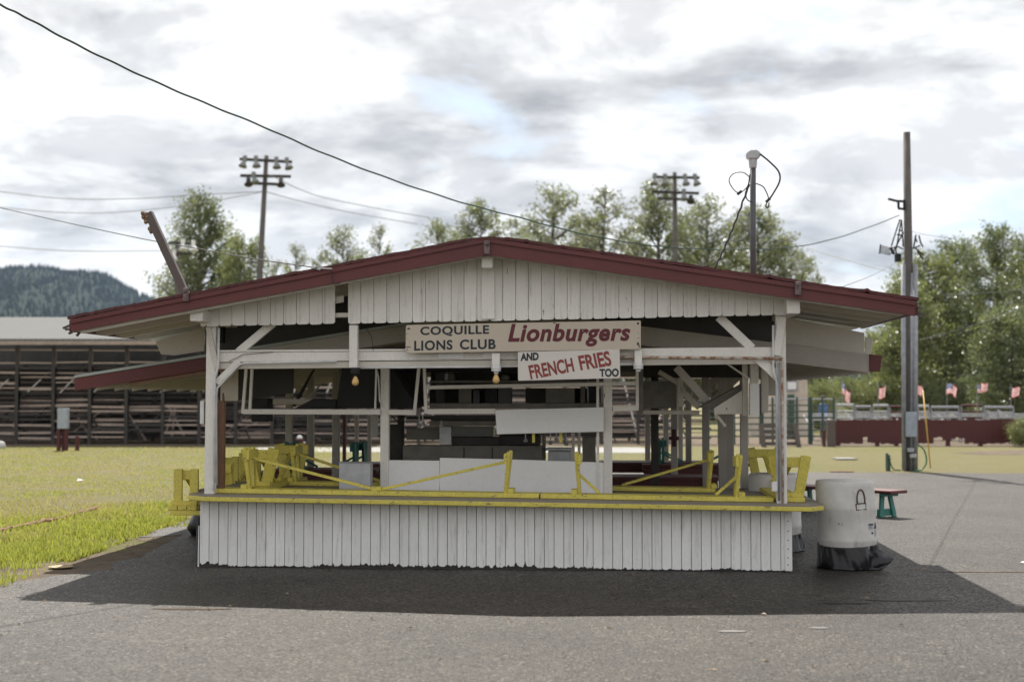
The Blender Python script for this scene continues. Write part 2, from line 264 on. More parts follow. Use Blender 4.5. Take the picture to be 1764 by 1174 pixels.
# ------------------------------------------------------------------ mesh builder
class MB:
    def __init__(s): s.v = []; s.f = []; s.mi = []; s.uv = None
    def add(s, vs, fs, m=0):
        o = len(s.v); s.v += [tuple(p) for p in vs]
        for f in fs: s.f.append([i+o for i in f]); s.mi.append(m)
        return s
    def box(s, x0, x1, y0, y1, z0, z1, m=0):
        return s.add([(x, y, z) for x in (x0, x1) for y in (y0, y1) for z in (z0, z1)], [(0, 1, 3, 2), (4, 6, 7, 5), (0, 4, 5, 1), (2, 3, 7, 6), (0, 2, 6, 4), (1, 5, 7, 3)], m)
    def bar(s, a, b, wd, th, up=(0, 0, 1), m=0):
        a, b = Vector(a), Vector(b); d = (b-a).normalized(); up = Vector(up)
        sd = d.cross(up)
        if sd.length < 1e-4: sd = d.cross(Vector((0, 1, 0)))
        sd.normalize(); u2 = sd.cross(d).normalized(); sd = sd*wd/2; u2 = u2*th/2
        return s.add([a-sd-u2, a+sd-u2, a+sd+u2, a-sd+u2, b-sd-u2, b+sd-u2, b+sd+u2, b-sd+u2], [(0, 3, 2, 1), (4, 5, 6, 7), (0, 1, 5, 4), (1, 2, 6, 5), (2, 3, 7, 6), (3, 0, 4, 7)], m)
    def prism(s, poly, vec, m=0):
        n = len(poly); vec = Vector(vec); a = [Vector(p) for p in poly]; b = [p+vec for p in a]
        return s.add(a+b, [list(range(n))[::-1], list(range(n, 2*n))]+[(i, (i+1) % n, n+(i+1) % n, n+i) for i in range(n)], m)
    def tube(s, pts, r, n=8, m=0):
        pts = [Vector(p) for p in pts]; k = len(pts); rs = r if isinstance(r, (list, tuple)) else [r]*k; vs = []; fs = []
        ref = Vector((0.31, 0.17, 0.93)).normalized()
        for i, p in enumerate(pts):
            d = (pts[min(i+1, k-1)]-pts[max(i-1, 0)]).normalized(); a = d.cross(ref)
            if a.length < 1e-3: a = d.cross(Vector((1, 0, 0)))
            a.normalize(); b = d.cross(a)
            vs += [p+(a*math.cos(t)+b*math.sin(t))*rs[i] for t in [2*math.pi*j/n for j in range(n)]]
        for i in range(k-1): fs += [(i*n+j, i*n+(j+1) % n, (i+1)*n+(j+1) % n, (i+1)*n+j) for j in range(n)]
        fs += [list(range(n))[::-1], list(range((k-1)*n, k*n))]
        return s.add(vs, fs, m)
    def lathe(s, prof, c=(0, 0, 0), n=24, m=0):
        vs = []; fs = []; k = len(prof)
        for r, z in prof: vs += [(c[0]+r*math.cos(2*math.pi*j/n), c[1]+r*math.sin(2*math.pi*j/n), c[2]+z) for j in range(n)]
        for i in range(k-1): fs += [(i*n+j, i*n+(j+1) % n, (i+1)*n+(j+1) % n, (i+1)*n+j) for j in range(n)]
        fs += [list(range(n))[::-1], list(range((k-1)*n, k*n))]
        return s.add(vs, fs, m)
    def build(s, name, mats, parent=None, origin=None, smooth=False, bevel=0.0, recalc=True):
        me = bpy.data.meshes.new(name); vs = s.v
        if origin is not None: vs = [(v[0]-origin[0], v[1]-origin[1], v[2]-origin[2]) for v in vs]
        me.from_pydata(vs, [], s.f); mats = mats if isinstance(mats, (list, tuple)) else [mats]
        for mm in mats: me.materials.append(MATS[mm])
        me.polygons.foreach_set('material_index', s.mi)
        if smooth: me.polygons.foreach_set('use_smooth', [True]*len(me.polygons))
        if recalc:
            bm = bmesh.new(); bm.from_mesh(me); bmesh.ops.recalc_face_normals(bm, faces=bm.faces); bm.to_mesh(me); bm.free()
        if s.uv: 
            ul = me.uv_layers.new()
            for lp in me.loops: ul.data[lp.index].uv = s.uv[lp.vertex_index]
        me.update(); o = bpy.data.objects.new(name, me); scene.collection.objects.link(o)
        if parent: o.parent = parent
        if bevel:
            b = o.modifiers.new('bevel', 'BEVEL'); b.width = bevel; b.segments = 1; b.limit_method = 'ANGLE'; b.angle_limit = R(40)
        return o
def tag(o, label, cat, group=None):
    o['label'] = label; o['category'] = cat
    if group: o['group'] = group
    return o
def thing(name, label, cat, loc=(0, 0, 0), rotz=0.0, group=None):
    o = bpy.data.objects.new(name, None); scene.collection.objects.link(o); o.location = loc; o.rotation_euler = (0, 0, rotz); o.empty_display_size = 0.1
    return tag(o, label, cat, group)
def sthing(name, label, cat, lp, group=None): return thing(name, label, cat, W(lp), YAW, group)
def structure(o, kind='structure'): o['kind'] = kind; return o
def cp(o, parent=None, **kw):
    c = o.copy(); scene.collection.objects.link(c)
    if parent: c.parent = parent
    for ch in o.children: cp(ch, c)
    return c
def curve_pts(pts, n=8):
    out = []; k = len(pts)
    for i in range(k-1):
        p0, p1, p2, p3 = pts[max(i-1, 0)], pts[i], pts[i+1], pts[min(i+2, k-1)]
        for j in range(n):
            s_ = j/n; out.append(0.5*((2*p1)+(p2-p0)*s_+(2*p0-5*p1+4*p2-p3)*s_*s_+(3*p1-p0-3*p2+p3)*s_**3))
    out.append(pts[-1]); return out
def lerp(a, b, t): return a+(b-a)*t
def nz(x, y=0.0, z=0.0): return noise.noise(Vector((x, y, z)))
# ------------------------------------------------------------------ GROUND
def sheet(name, poly, z, mat, sub=0):
    mb = MB(); mb.add([(p[0], p[1], z) for p in poly], [list(range(len(poly)))]); o = mb.build(name, mat, recalc=False)
    if o.data.polygons[0].normal.z < 0: o.data.flip_normals()
    return o
structure(sheet('ground', [(-6000, -300), (6000, -300), (6000, 8000), (-6000, 8000)], 0.0, 'grass_ground'))
def rag(pts, amp, step=0.12, f=1.7):
    out = []
    for a, b in zip(pts[:-1], pts[1:]):
        a, b = Vector((a[0], a[1], 0)), Vector((b[0], b[1], 0)); n = max(1, int((b-a).length/step)); d = (b-a).normalized(); q = Vector((-d.y, d.x, 0))
        for i in range(n):
            p = a.lerp(b, i/n); k = amp*(nz(p.x*f, p.y*f)+0.6*nz(p.x*f*4, p.y*f*4)); out.append(p+q*k)
    return out
edge = [(-18, 6), G(-200, 1035), G(0, 1009), G(80, 994), G(160, 984), G(240, 958), G(318, 922), (-4.6, 17.6), (-4.5, 22), (-5.2, 27), (-4.0, 32.6), (6, 33.0), (14, 32.2), (30, 32.8), (60, 33)]
asph = rag([Vector((p[0], p[1], 0)) for p in edge], 0.14, 0.15)+[Vector((60, -5, 0)), Vector((-18, -5, 0))]
structure(sheet('asphalt_yard', asph, 0.008, 'asphalt'))
d1 = [Vector((-18, 7.5, 0)), G(-200, 985), G(0, 966), G(136, 960), G(211, 948), G(238, 938), G(290, 906), G(322, 892), Vector((-5.25, 21, 0))]
dl = rag([Vector((p[0], p[1], 0)) for p in d1], 0.30, 0.12, 2.2)
structure(sheet('dirt_verge', dl+[Vector((-4.0, 21, 0)), Vector((-3.5, 13.5, 0)), Vector((-5.5, 10.5, 0)), Vector((-18, 3, 0))], 0.004, 'dirt'))
structure(sheet('dirt_arena', rag([Vector((-60, 50.8, 0)), Vector((30, 50.6, 0))], 0.5, 0.5)+[Vector((30, 66, 0)), Vector((-60, 66, 0))], 0.004, 'dirt'))
structure(sheet('gravel_path', rag([G(1640, 779), G(1764, 775), G(1900, 773)], 0.1, 0.5)+[G(1900, 785), G(1764, 783), G(1690, 783)], 0.006, 'dirt'))
structure(sheet('concrete_path', [(-8.6, 45.5), (-2, 45), (4.2, 44.6), (4.9, 46.5), (4.4, 49.5), (-2, 50), (-8.8, 49.6)], 0.006, 'concrete'))
# grass blades
def in_dirt(x, y):
    # left edge x of the dirt at depth y (interpolated along d1)
    for a, b in zip(d1[:-1], d1[1:]):
        if a.y <= y <= b.y: t = (y-a.y)/(b.y-a.y+1e-9); return x > a.x+(b.x-a.x)*t+0.5*nz(x*2, y*2)+0.95
    return x > -5.2
def blades(n, xr, yr, hr, lab, seed, clump, dens=None):
    rnd = random.Random(seed); mb = MB(); vs = []; fs = []; mi = []
    c = 0
    while c < n:
        y = yr[0]+(yr[1]-yr[0])*rnd.random()**1.4; half = (882+60)/2450*y
        x = rnd.uniform(-half, xr)
        if in_dirt(x, y) and rnd.random() > 0.04: continue
        k = nz(x*0.8, y*0.8, seed)+0.5*nz(x*2.5, y*2.5, 3)
        if k < clump and rnd.random() < 0.75: continue
        if seed == 1:
            uu = CU+x/y*FPX; vv_ = 685+FPX*CH/y; lim = (918-.235*uu if uu < 165 else 879-.09*(uu-165))+26*nz(x*.9, y*.6, 4)+14*nz(x*4, y*4, 6)+2
            if vv_ < lim and rnd.random() > .10+.5*max(0, 1-(lim-vv_)/22): continue
        h = rnd.uniform(*hr)*(1+0.9*max(0, k)); a = rnd.uniform(0, 6.28); wd = rnd.uniform(0.004, 0.009)*max(1, y/16); ln = rnd.uniform(0.0, 0.6)*h; b = rnd.uniform(0, 6.28)
        ca, sa = math.cos(a)*wd, math.sin(a)*wd; o = len(vs); ex, ey = math.cos(b)*ln, math.sin(b)*ln
        vs += [(x-ca, y-sa, 0), (x+ca, y+sa, 0), (x+ca*.7+ex*.4, y+sa*.7+ey*.4, h*.6), (x-ca*.7+ex*.4, y-sa*.7+ey*.4, h*.6), (x+ex, y+ey, h)]
        fs += [(o, o+1, o+2, o+3), (o+3, o+2, o+4)]; m = 1 if nz(x*.35, y*.3, 9)+rnd.uniform(-.25, .25) > (0.14 if seed == 1 else -0.12) else 0; mi += [m, m]; c += 1
    mb.v = vs; mb.f = fs; mb.mi = mi
    o = mb.build('grass', ['grass_blade', 'grass_dry'], recalc=False); structure(o, 'stuff'); tag(o, lab, 'grass'); return o
blades(19000, -4.6, (13.0, 23), (0.03, 0.085), 'tufty bright green grass along the dirt verge left of the stand', 1, -0.1)
blades(26000, -3.0, (19, 50), (0.012, 0.034), 'short mown field grass between verge and grandstand', 2, -0.3)
# litter scattered at the asphalt edge
def litter():
    rnd = random.Random(5); mb = MB()
    for i in range(420):
        y = rnd.uniform(9, 21); t = rnd.gauss(0, 0.5)
        x = -4.9+t*0.6 if y > 15 else rnd.uniform(-5.5, 5.5)
        if y <= 15 and rnd.random() > 0.35: continue
        s_ = rnd.uniform(0.012, 0.035); a = rnd.uniform(0, 6.28); z = 0.012+rnd.uniform(0, 0.01)
        mb.add([(x+s_*math.cos(a), y+s_*math.sin(a), z), (x+s_*.5*math.cos(a+1.6), y+s_*.5*math.sin(a+1.6), z+0.01), (x-s_*math.cos(a), y-s_*math.sin(a), z), (x+s_*.5*math.cos(a-1.6), y+s_*.5*math.sin(a-1.6), z+0.004)], [(0, 1, 2, 3)])
    o = mb.build('leaf_litter', 'leaf_litter', recalc=False); structure(o, 'stuff'); tag(o, 'dry fallen leaves and crumbs scattered over the asphalt', 'leaf litter')
litter()
def blob(name, c, rx, ry, z, mat, seed):
    mb = MB(); n = 22; mb.add([(c.x+rx*math.cos(t)*(1+.35*nz(math.cos(t)*2, math.sin(t)*2, seed)+.2*nz(math.cos(t)*7, math.sin(t)*7, seed)), c.y+ry*math.sin(t)*(1+.35*nz(math.cos(t)*2, math.sin(t)*2, seed+5)), z) for t in [2*math.pi*i/n for i in range(n)]], [list(range(n))]); return structure(mb.build(name, mat, recalc=False))
for i, (u, v, rx, ry, m) in enumerate(((1262, 1089, .11, .05, 'faded_paint'), (1410, 1083, .08, .04, 'faded_paint'), (330, 1050, .32, .05, 'dirt'), (1690, 986, .5, .03, 'dirt'), (520, 1000, .06, .05, 'oil_stain'), (392, 996, .05, .04, 'oil_stain'), (1560, 1035, .35, .05, 'oil_stain'), (1455, 1040, .2, .04, 'oil_stain'), (786, 1134, .012, .02, 'oil_stain'))):
    blob('asphalt_mark', G(u, v), rx, ry, .0125, m, i*3.1)
# ------------------------------------------------------------------ BURGER STAND
stand = thing('burger_stand', 'open white wooden burger stand with red gable roof and yellow counter', 'food stand', O, YAW)
def spart(name, mb, mat, **kw): return mb.build(name, mat, stand, **kw)
def pipe(name, pts, rpx, y, mat, n=8):
    mb = MB(); mb.tube([L(p[0], p[1], p[2] if len(p) > 2 else y) for p in pts], rpx*S(y), n); return spart(name, mb, mat, smooth=True)
YC = -0.22
cl_, cr_ = L(345, 853, YC), L(1412, 871, YC)
def zc(x): return cl_.z+(cr_.z-cl_.z)*(x-cl_.x)/(cr_.x-cl_.x)       # counter top height
SLOPE = math.atan((cr_.z-cl_.z)/(cr_.x-cl_.x))
XL, XR = L(344, 920).x, L(1362, 920).x
# lower siding with grooves and rotted lower edge
def siding():
    mb = MB(); rnd = random.Random(3); bw = (XR-XL)/61.0; t = 0.014
    for k in range(61):
        x0 = XL+k*bw+0.0035; x1 = XL+(k+1)*bw-0.0035; n = 9; rot = 0.45+max(0, nz(k*0.23, 1.7)+0.15)*1.5; rot += 0.5 if 12 <= k <= 34 else 0
        dy = rnd.uniform(-0.0015, 0.0015); zt0 = 0
        xs = [lerp(x0, x1, i/n) for i in range(n+1)]; zb = []
        for i, x in enumerate(xs):
            e = abs(i/n-0.5)*2; j = rot*(0.012+0.03*max(0, nz(x*30, 5.1))+0.022*e**3*rnd.random()); zb.append(0.010+j+0.016*rnd.random()*min(1, rot)+0.02*rot*max(0, nz(x*11, 8.3)))
        tp = [zc(x)-0.052 for x in xs]
        vs = [(x, dy, z) for x, z in zip(xs, zb)]+[(x, dy, z) for x, z in zip(xs, tp)]+[(x, dy+t, z) for x, z in zip(xs, zb)]
        m = n+1; fs = []
        for i in range(n): fs += [(i, i+1, m+i+1, m+i), (i, 2*m+i, 2*m+i+1, i+1)]
        o_ = len(vs); vs += [(x0-.002, dy+t, zb[0]), (x0-.002, dy+t, tp[0]), (x1+.002, dy+t, zb[-1]), (x1+.002, dy+t, tp[-1])]
        fs += [(o_, 0, m, o_+1), (n, o_+2, o_+3, 2*m-1)]
        mb.add(vs, fs)
    spart('front_siding', mb, 'white_siding', recalc=False)
    b = MB(); b.prism([(XL+.01, 0.018, 0.0), (XR-.01, 0.018, 0.0), (XR-.01, 0.018, zc(XR)-.06), (XL+.01, 0.018, zc(XL)-.06)], (0, 0.03, 0)); spart('wall_frame', b, 'dark_frame')
    for x, nm in ((XL, -1), (XR, 1)):
        b = MB(); b.box(min(x, x-nm*.03), max(x, x-nm*.03), 0.052, 2.5, 0.0, zc(x)-0.06); spart('side_wall', b, 'white_siding')
    b = MB(); x = L(1352, 920).x; b.box(x, XR+.012, -0.014, -0.003, 0.02, zc(XR)-.055); spart('corner_trim', b, 'white_siding')
    b = MB()
    for v in (897, 914, 930, 945, 960, 972):
        p = L(1357.5, v, -0.015); b = MB(); b.tube([(p.x, -0.0142, p.z), (p.x, -0.019, p.z)], 0.006, 8); spart('corner_screw', b, 'black_metal')
siding()
# counter
def counter():
    a = L(330, 848.5, 0.1).x; b = L(1420, 870, -0.05).x; xl2 = L(352, 853, YC).x; xr2 = L(1397, 871, YC).x
    out = [(xl2, YC), (xr2, YC), (b, YC+0.20), (b, 2.4), (a, 2.4), (a, YC+0.20)]
    mb = MB(); n = len(out); th = 0.058
    mb.add([(x, y, zc(x)-0.012) for x, y in out]+[(x, y, zc(x)-th) for x, y in out], [list(range(n))[::-1], list(range(n, 2*n))]+[(i, (i+1) % n, n+(i+1) % n, n+i) for i in range(n)])
    spart('counter_edge', mb, 'yellow_paint', bevel=0.006)
    c = MB(); ins = [(xl2+.004, YC+.004), (xr2-.004, YC+.004), (b-.004, YC+.202), (b-.004, 2.396), (a+.004, 2.396), (a+.004, YC+.202)]
    c.add([(x, y, zc(x)) for x, y in ins]+[(x, y, zc(x)-.0118) for x, y in ins], [list(range(n))[::-1], list(range(n, 2*n))]+[(i, (i+1) % n, n+(i+1) % n, n+i) for i in range(n)])
    spart('counter_top', c, 'counter_top')
counter()
# front posts
def post(name, u, v0, y, wd, ztop, mat='white_wood', zbot=None, lean=0.0):
    p = L(u, v0, y); x = p.x; b = MB(); z0 = zc(x)-0.002 if zbot is None else zbot
    b.add([(x+sx*wd/2+(lean if sz else 0), y+(wd if sy else 0), ztop if sz else z0) for sx in (-1, 1) for sy in (0, 1) for sz in (0, 1)], [(0, 1, 3, 2), (4, 6, 7, 5), (0, 4, 5, 1), (2, 3, 7, 6), (0, 2, 6, 4), (1, 5, 7, 3)])
    return spart(name, b, mat, bevel=0.005)
post('post', 360, 845, 0.03, 0.10, L(360, 540).z, lean=0.01); post('post', 1347.5, 866, 0.03, 0.098, L(1347, 520).z)
p0 = post('brown_post', 377.5, 835, 0.14, 0.085, L(377, 692, 0.14).z, 'raw_timber'); p0['label'] = 'bare brown timber post beside left white post'
b = MB(); q = L(379, 680, .15); b.prism([L(372, 694, .15), L(385, 694, .15), L(384, 684, .15), L(383.2, 676, .15), L(382.5, 690, .15)], (0, .06, 0)); spart('splintered_top', b, 'raw_timber')
# beam and braces
def pxbar(name, a, b, wpx, y, th, mat='white_wood', bevel=0.004):
    A, B = L(*a, y), L(*b, y); d = (B-A).normalized(); q = Vector((-d.z, 0, d.x))*(wpx*S(y)/2)
    mb = MB(); mb.prism([A-q, B-q, B+q, A+q], (0, th, 0)); return spart(name, mb, mat, bevel=bevel)
pxbar('front_beam', (377, 615), (1338, 606), 17, 0.045, 0.13)
pxbar('beam_cap', (378, 604.5), (1000, 600.5), 3.5, 0.03, 0.16)
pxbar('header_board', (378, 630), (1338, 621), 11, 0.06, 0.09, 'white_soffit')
pxbar('knee_brace', (373, 660), (412, 622), 13, 0.04, 0.05); pxbar('knee_brace', (410, 606), (470, 556), 14, 0.10, 0.04)
pxbar('knee_brace', (1342, 650), (1303, 614), 16, 0.04, 0.05); pxbar('knee_brace', (1238, 545), (1296, 600), 15, 0.10, 0.04)
pxbar('post_brace', (358, 562), (374, 636), 9, 0.012, 0.016, 'white_soffit'); pxbar('post_brace', (1348, 545), (1338, 612), 14, 0.012, 0.016)
for u0, u1 in ((755, 799), (831, 864)): pxbar('beam_patch', (u0, 612), (u1, 611.5), 11, 0.028, 0.015, 'white_panel')
# gable siding boards
def gz(u):   # underside of the fascia (pixel rows) along the gable
    return (440-(u-838)*-0.178 if False else 440+(838-u)*0.205) if u < 838 else 440+(u-838)*0.158
def gable():
    mb = MB(); rnd = random.Random(8); us = [345.0]
    e = 355.0
    while e < 1352: us.append(e); e += 22.22
    us.append(1353)
    for k in range(len(us)-1):
        u0, u1 = us[k], us[k+1]
        if u1-u0 < 3: continue
        if 575 < (u0+u1)/2 < 592: continue
        if k and us[k-1] < 580 < us[k] + 1 and False: continue
        vb = lambda u: 562-(u-345)*0.0195
        y = -0.03-rnd.uniform(0, 0.003); r = 4.0; jit = rnd.uniform(-0.6, 0.6)
        pts = [(u0+.36, gz(u0)-9), (u0+.36, vb(u0)-r+jit)]
        pts += [(u0+.36+r*(1-math.cos(t)), vb(u0)-r+r*math.sin(t)+jit) for t in (0.5, 1.0, 1.57)]
        pts += [(u1-.36-r*(1-math.cos(t)), vb(u1)-r+r*math.sin(t)+jit) for t in (1.57, 1.0, 0.5)]
        pts += [(u1-.36, vb(u1)-r+jit), (u1-.36, gz(u1)-9)]
        if u0 < 838 < u1: pts += [(838, gz(838)-9)]
        mb.prism([L(a, b_, y) for a, b_ in pts], (0, 0.018, 0))
    spart('gable_siding', mb, 'white_gable')
    # sheet of backing the boards are nailed to leaves the missing board open
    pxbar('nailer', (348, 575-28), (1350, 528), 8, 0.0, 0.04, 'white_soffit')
    b = MB(); b.prism([L(575, 512, .02), L(592, 508, .02), L(592, 520, .02), L(575, 523, .02)], (0, .02, 0)); spart('gap_batten', b, 'white_soffit')
    m = MB(); m.prism([L(829, 440, -0.056), L(852, 440, -0.056), L(852, 549, -0.056), L(829, 550, -0.056)], (0, 0.02, 0)); spart('center_board', m, 'white_gable', bevel=.003)
gable()
# roof one
YF, YB = -0.42, 2.75
RL, RA, RR = L(117, 545, YF), L(840, 404, YF), L(1582, 513, YF)
def rake_z(x):
    return RL.z+(RA.z-RL.z)*(x-RL.x)/(RA.x-RL.x) if x < RA.x else RA.z+(RR.z-RA.z)*(x-RA.x)/(RR.x-RA.x)
def roofs():
    mb = MB(); n = 260; rnd = random.Random(2); xs = sorted([lerp(RL.x, RR.x, i/n) for i in range(n+1)]+[RA.x])
    def z(x, y): return rake_z(x)+0.008*nz(x*3, y*3)-0.02*max(0, 1-abs(x-RA.x)/0.25)
    ny = 8; vs = []
    for j in range(ny+1):
        y = lerp(YF-0.015, YB, j/ny); vs += [(x, y+(0.012*nz(x*9, 3) if j == 0 else 0), z(x, y)+((0.010*max(0, nz(x*9, 7)+.1)+0.030*max(0, nz(x*26, 17)-.22)) if j == 0 else 0)) for x in xs]
    m = len(xs); fs = [(j*m+i, j*m+i+1, (j+1)*m+i+1, (j+1)*m+i) for j in range(ny) for i in range(m-1)]
    top = len(vs); vs2 = vs+[(v[0], v[1], v[2]-0.03) for v in vs]; fs2 = fs+[tuple(top+i for i in f[::-1]) for f in fs]
    rim = [i for i in range(m)]+[j*m+m-1 for j in range(1, ny+1)]+[ny*m+i for i in range(m-2, -1, -1)]+[j*m for j in range(ny-1, 0, -1)]
    fs2 += [(rim[i], rim[(i+1) % len(rim)], top+rim[(i+1) % len(rim)], top+rim[i]) for i in range(len(rim))]
    mb.add(vs2, fs2); spart('roof_covering', mb, 'red_roofing')
    # sheathing below
    for a, b_, nm in ((RL, RA, 'l'), (RA, RR, 'r')):
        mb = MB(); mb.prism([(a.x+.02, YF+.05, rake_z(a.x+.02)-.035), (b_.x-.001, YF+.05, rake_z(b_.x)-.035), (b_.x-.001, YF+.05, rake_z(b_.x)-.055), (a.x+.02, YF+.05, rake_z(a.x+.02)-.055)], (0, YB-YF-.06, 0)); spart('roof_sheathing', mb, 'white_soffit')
    # barge boards (fascia) along the gable, trim strip above
    for a, b_ in ((RL, RA), (RA, RR)):
        h0, h1 = (0.155, 0.20) if a is RL else (0.20, 0.175)
        for nm, y, t0, t1, th in (('barge_board', YF+.005, .055, None, .035), ('barge_trim', YF-.012, .032, .075, .016)):
            xa, xb = a.x+(.03 if a is RL else 0), b_.x-(.03 if b_ is RR else 0); mb = MB(); k = 14; top = []; bot = []
            for i in range(k+1):
                x = lerp(xa, xb, i/k); hh = lerp(h0, h1, i/k); sag = 0.006*nz(x*1.3, 2)
                top.append((x, y, rake_z(x)-t0+sag)); bot.append((x, y, rake_z(x)-(t1 if t1 else hh)+sag))
            o_ = len(mb.v); vs = top+bot+[(p[0], p[1]+th, p[2]) for p in top+bot]; m_ = k+1; fs = []
            for i in range(k): fs += [(i, i+1, m_+i+1, m_+i), (2*m_+i, 3*m_+i, 3*m_+i+1, 2*m_+i+1), (i, 2*m_+i, 2*m_+i+1, i+1), (m_+i, m_+i+1, 3*m_+i+1, 3*m_+i)]
            fs += [(0, m_, 3*m_, 2*m_), (k, 2*m_+k, 3*m_+k, m_+k)]
            mb.add(vs, fs); spart(nm, mb, 'red_fascia')
    # rafters (white) stepping back
    for y in (-0.36, 0.22, 0.82, 1.42, 2.02, 2.66):
        for a, b_ in ((RL, RA), (RA, RR)):
            xa, xb = a.x+.05, b_.x-.05; q = lambda x, d: (x, y, rake_z(x)-d)
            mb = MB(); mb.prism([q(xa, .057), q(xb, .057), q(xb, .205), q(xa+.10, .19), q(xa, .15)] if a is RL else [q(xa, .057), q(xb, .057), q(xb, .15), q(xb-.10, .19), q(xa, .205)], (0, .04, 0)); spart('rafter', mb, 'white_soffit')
    # eave strip ends
    for x0, x1, ye in ((RL.x-.005, RL.x+.03, 1.9), (RR.x-.03, RR.x+.005, 2.6)):
        mb = MB(); mb.box(x0, x1, YF+.05, ye, rake_z((x0+x1)/2)-.15, rake_z((x0+x1)/2)-.036); spart('eave_fascia', mb, 'red_fascia')
    # beam ends running front to back
    for u, v, wpx, hpx in ((338, 543, 22, 20), (1367, 527, 23, 26), (839, 448, 19, 26)):
        a = L(u-wpx/2, v-hpx/2, -0.30); c = L(u+wpx/2, v+hpx/2, -0.30); mb = MB(); mb.box(a.x, c.x, -0.30, YB-.1, c.z, a.z); spart('purlin', mb, 'white_wood', bevel=.006)
    for u, v in ((838.5, 424), (320, 505), (1375, 494)):
        p = L(u, v, YF-.03); mb = MB(); mb.box(p.x-.03, p.x+.03, YF-.034, YF-.012, p.z-.08, p.z+.055); mb.tube([(p.x, YF-.03, p.z+.03), (p.x, YF-.045, p.z+.03)], .022, 10); spart('joint_plate', mb, 'joint_metal', bevel=.006)
    # splintered eave corners
    for p, sx in ((RL, -1), (RR, 1)):
        rnd = random.Random(int(p.x*10))
        for i in range(7):
            z0 = p.z-.06-.10*rnd.random(); mb = MB(); mb.bar((p.x+sx*.0, YF+.02+.05*i, z0), (p.x+sx*rnd.uniform(.03, .09), YF+.02+.05*i, z0-rnd.uniform(-.01, .05)), .03, .02); spart('broken_eave_end', mb, 'weathered_timber')
roofs()
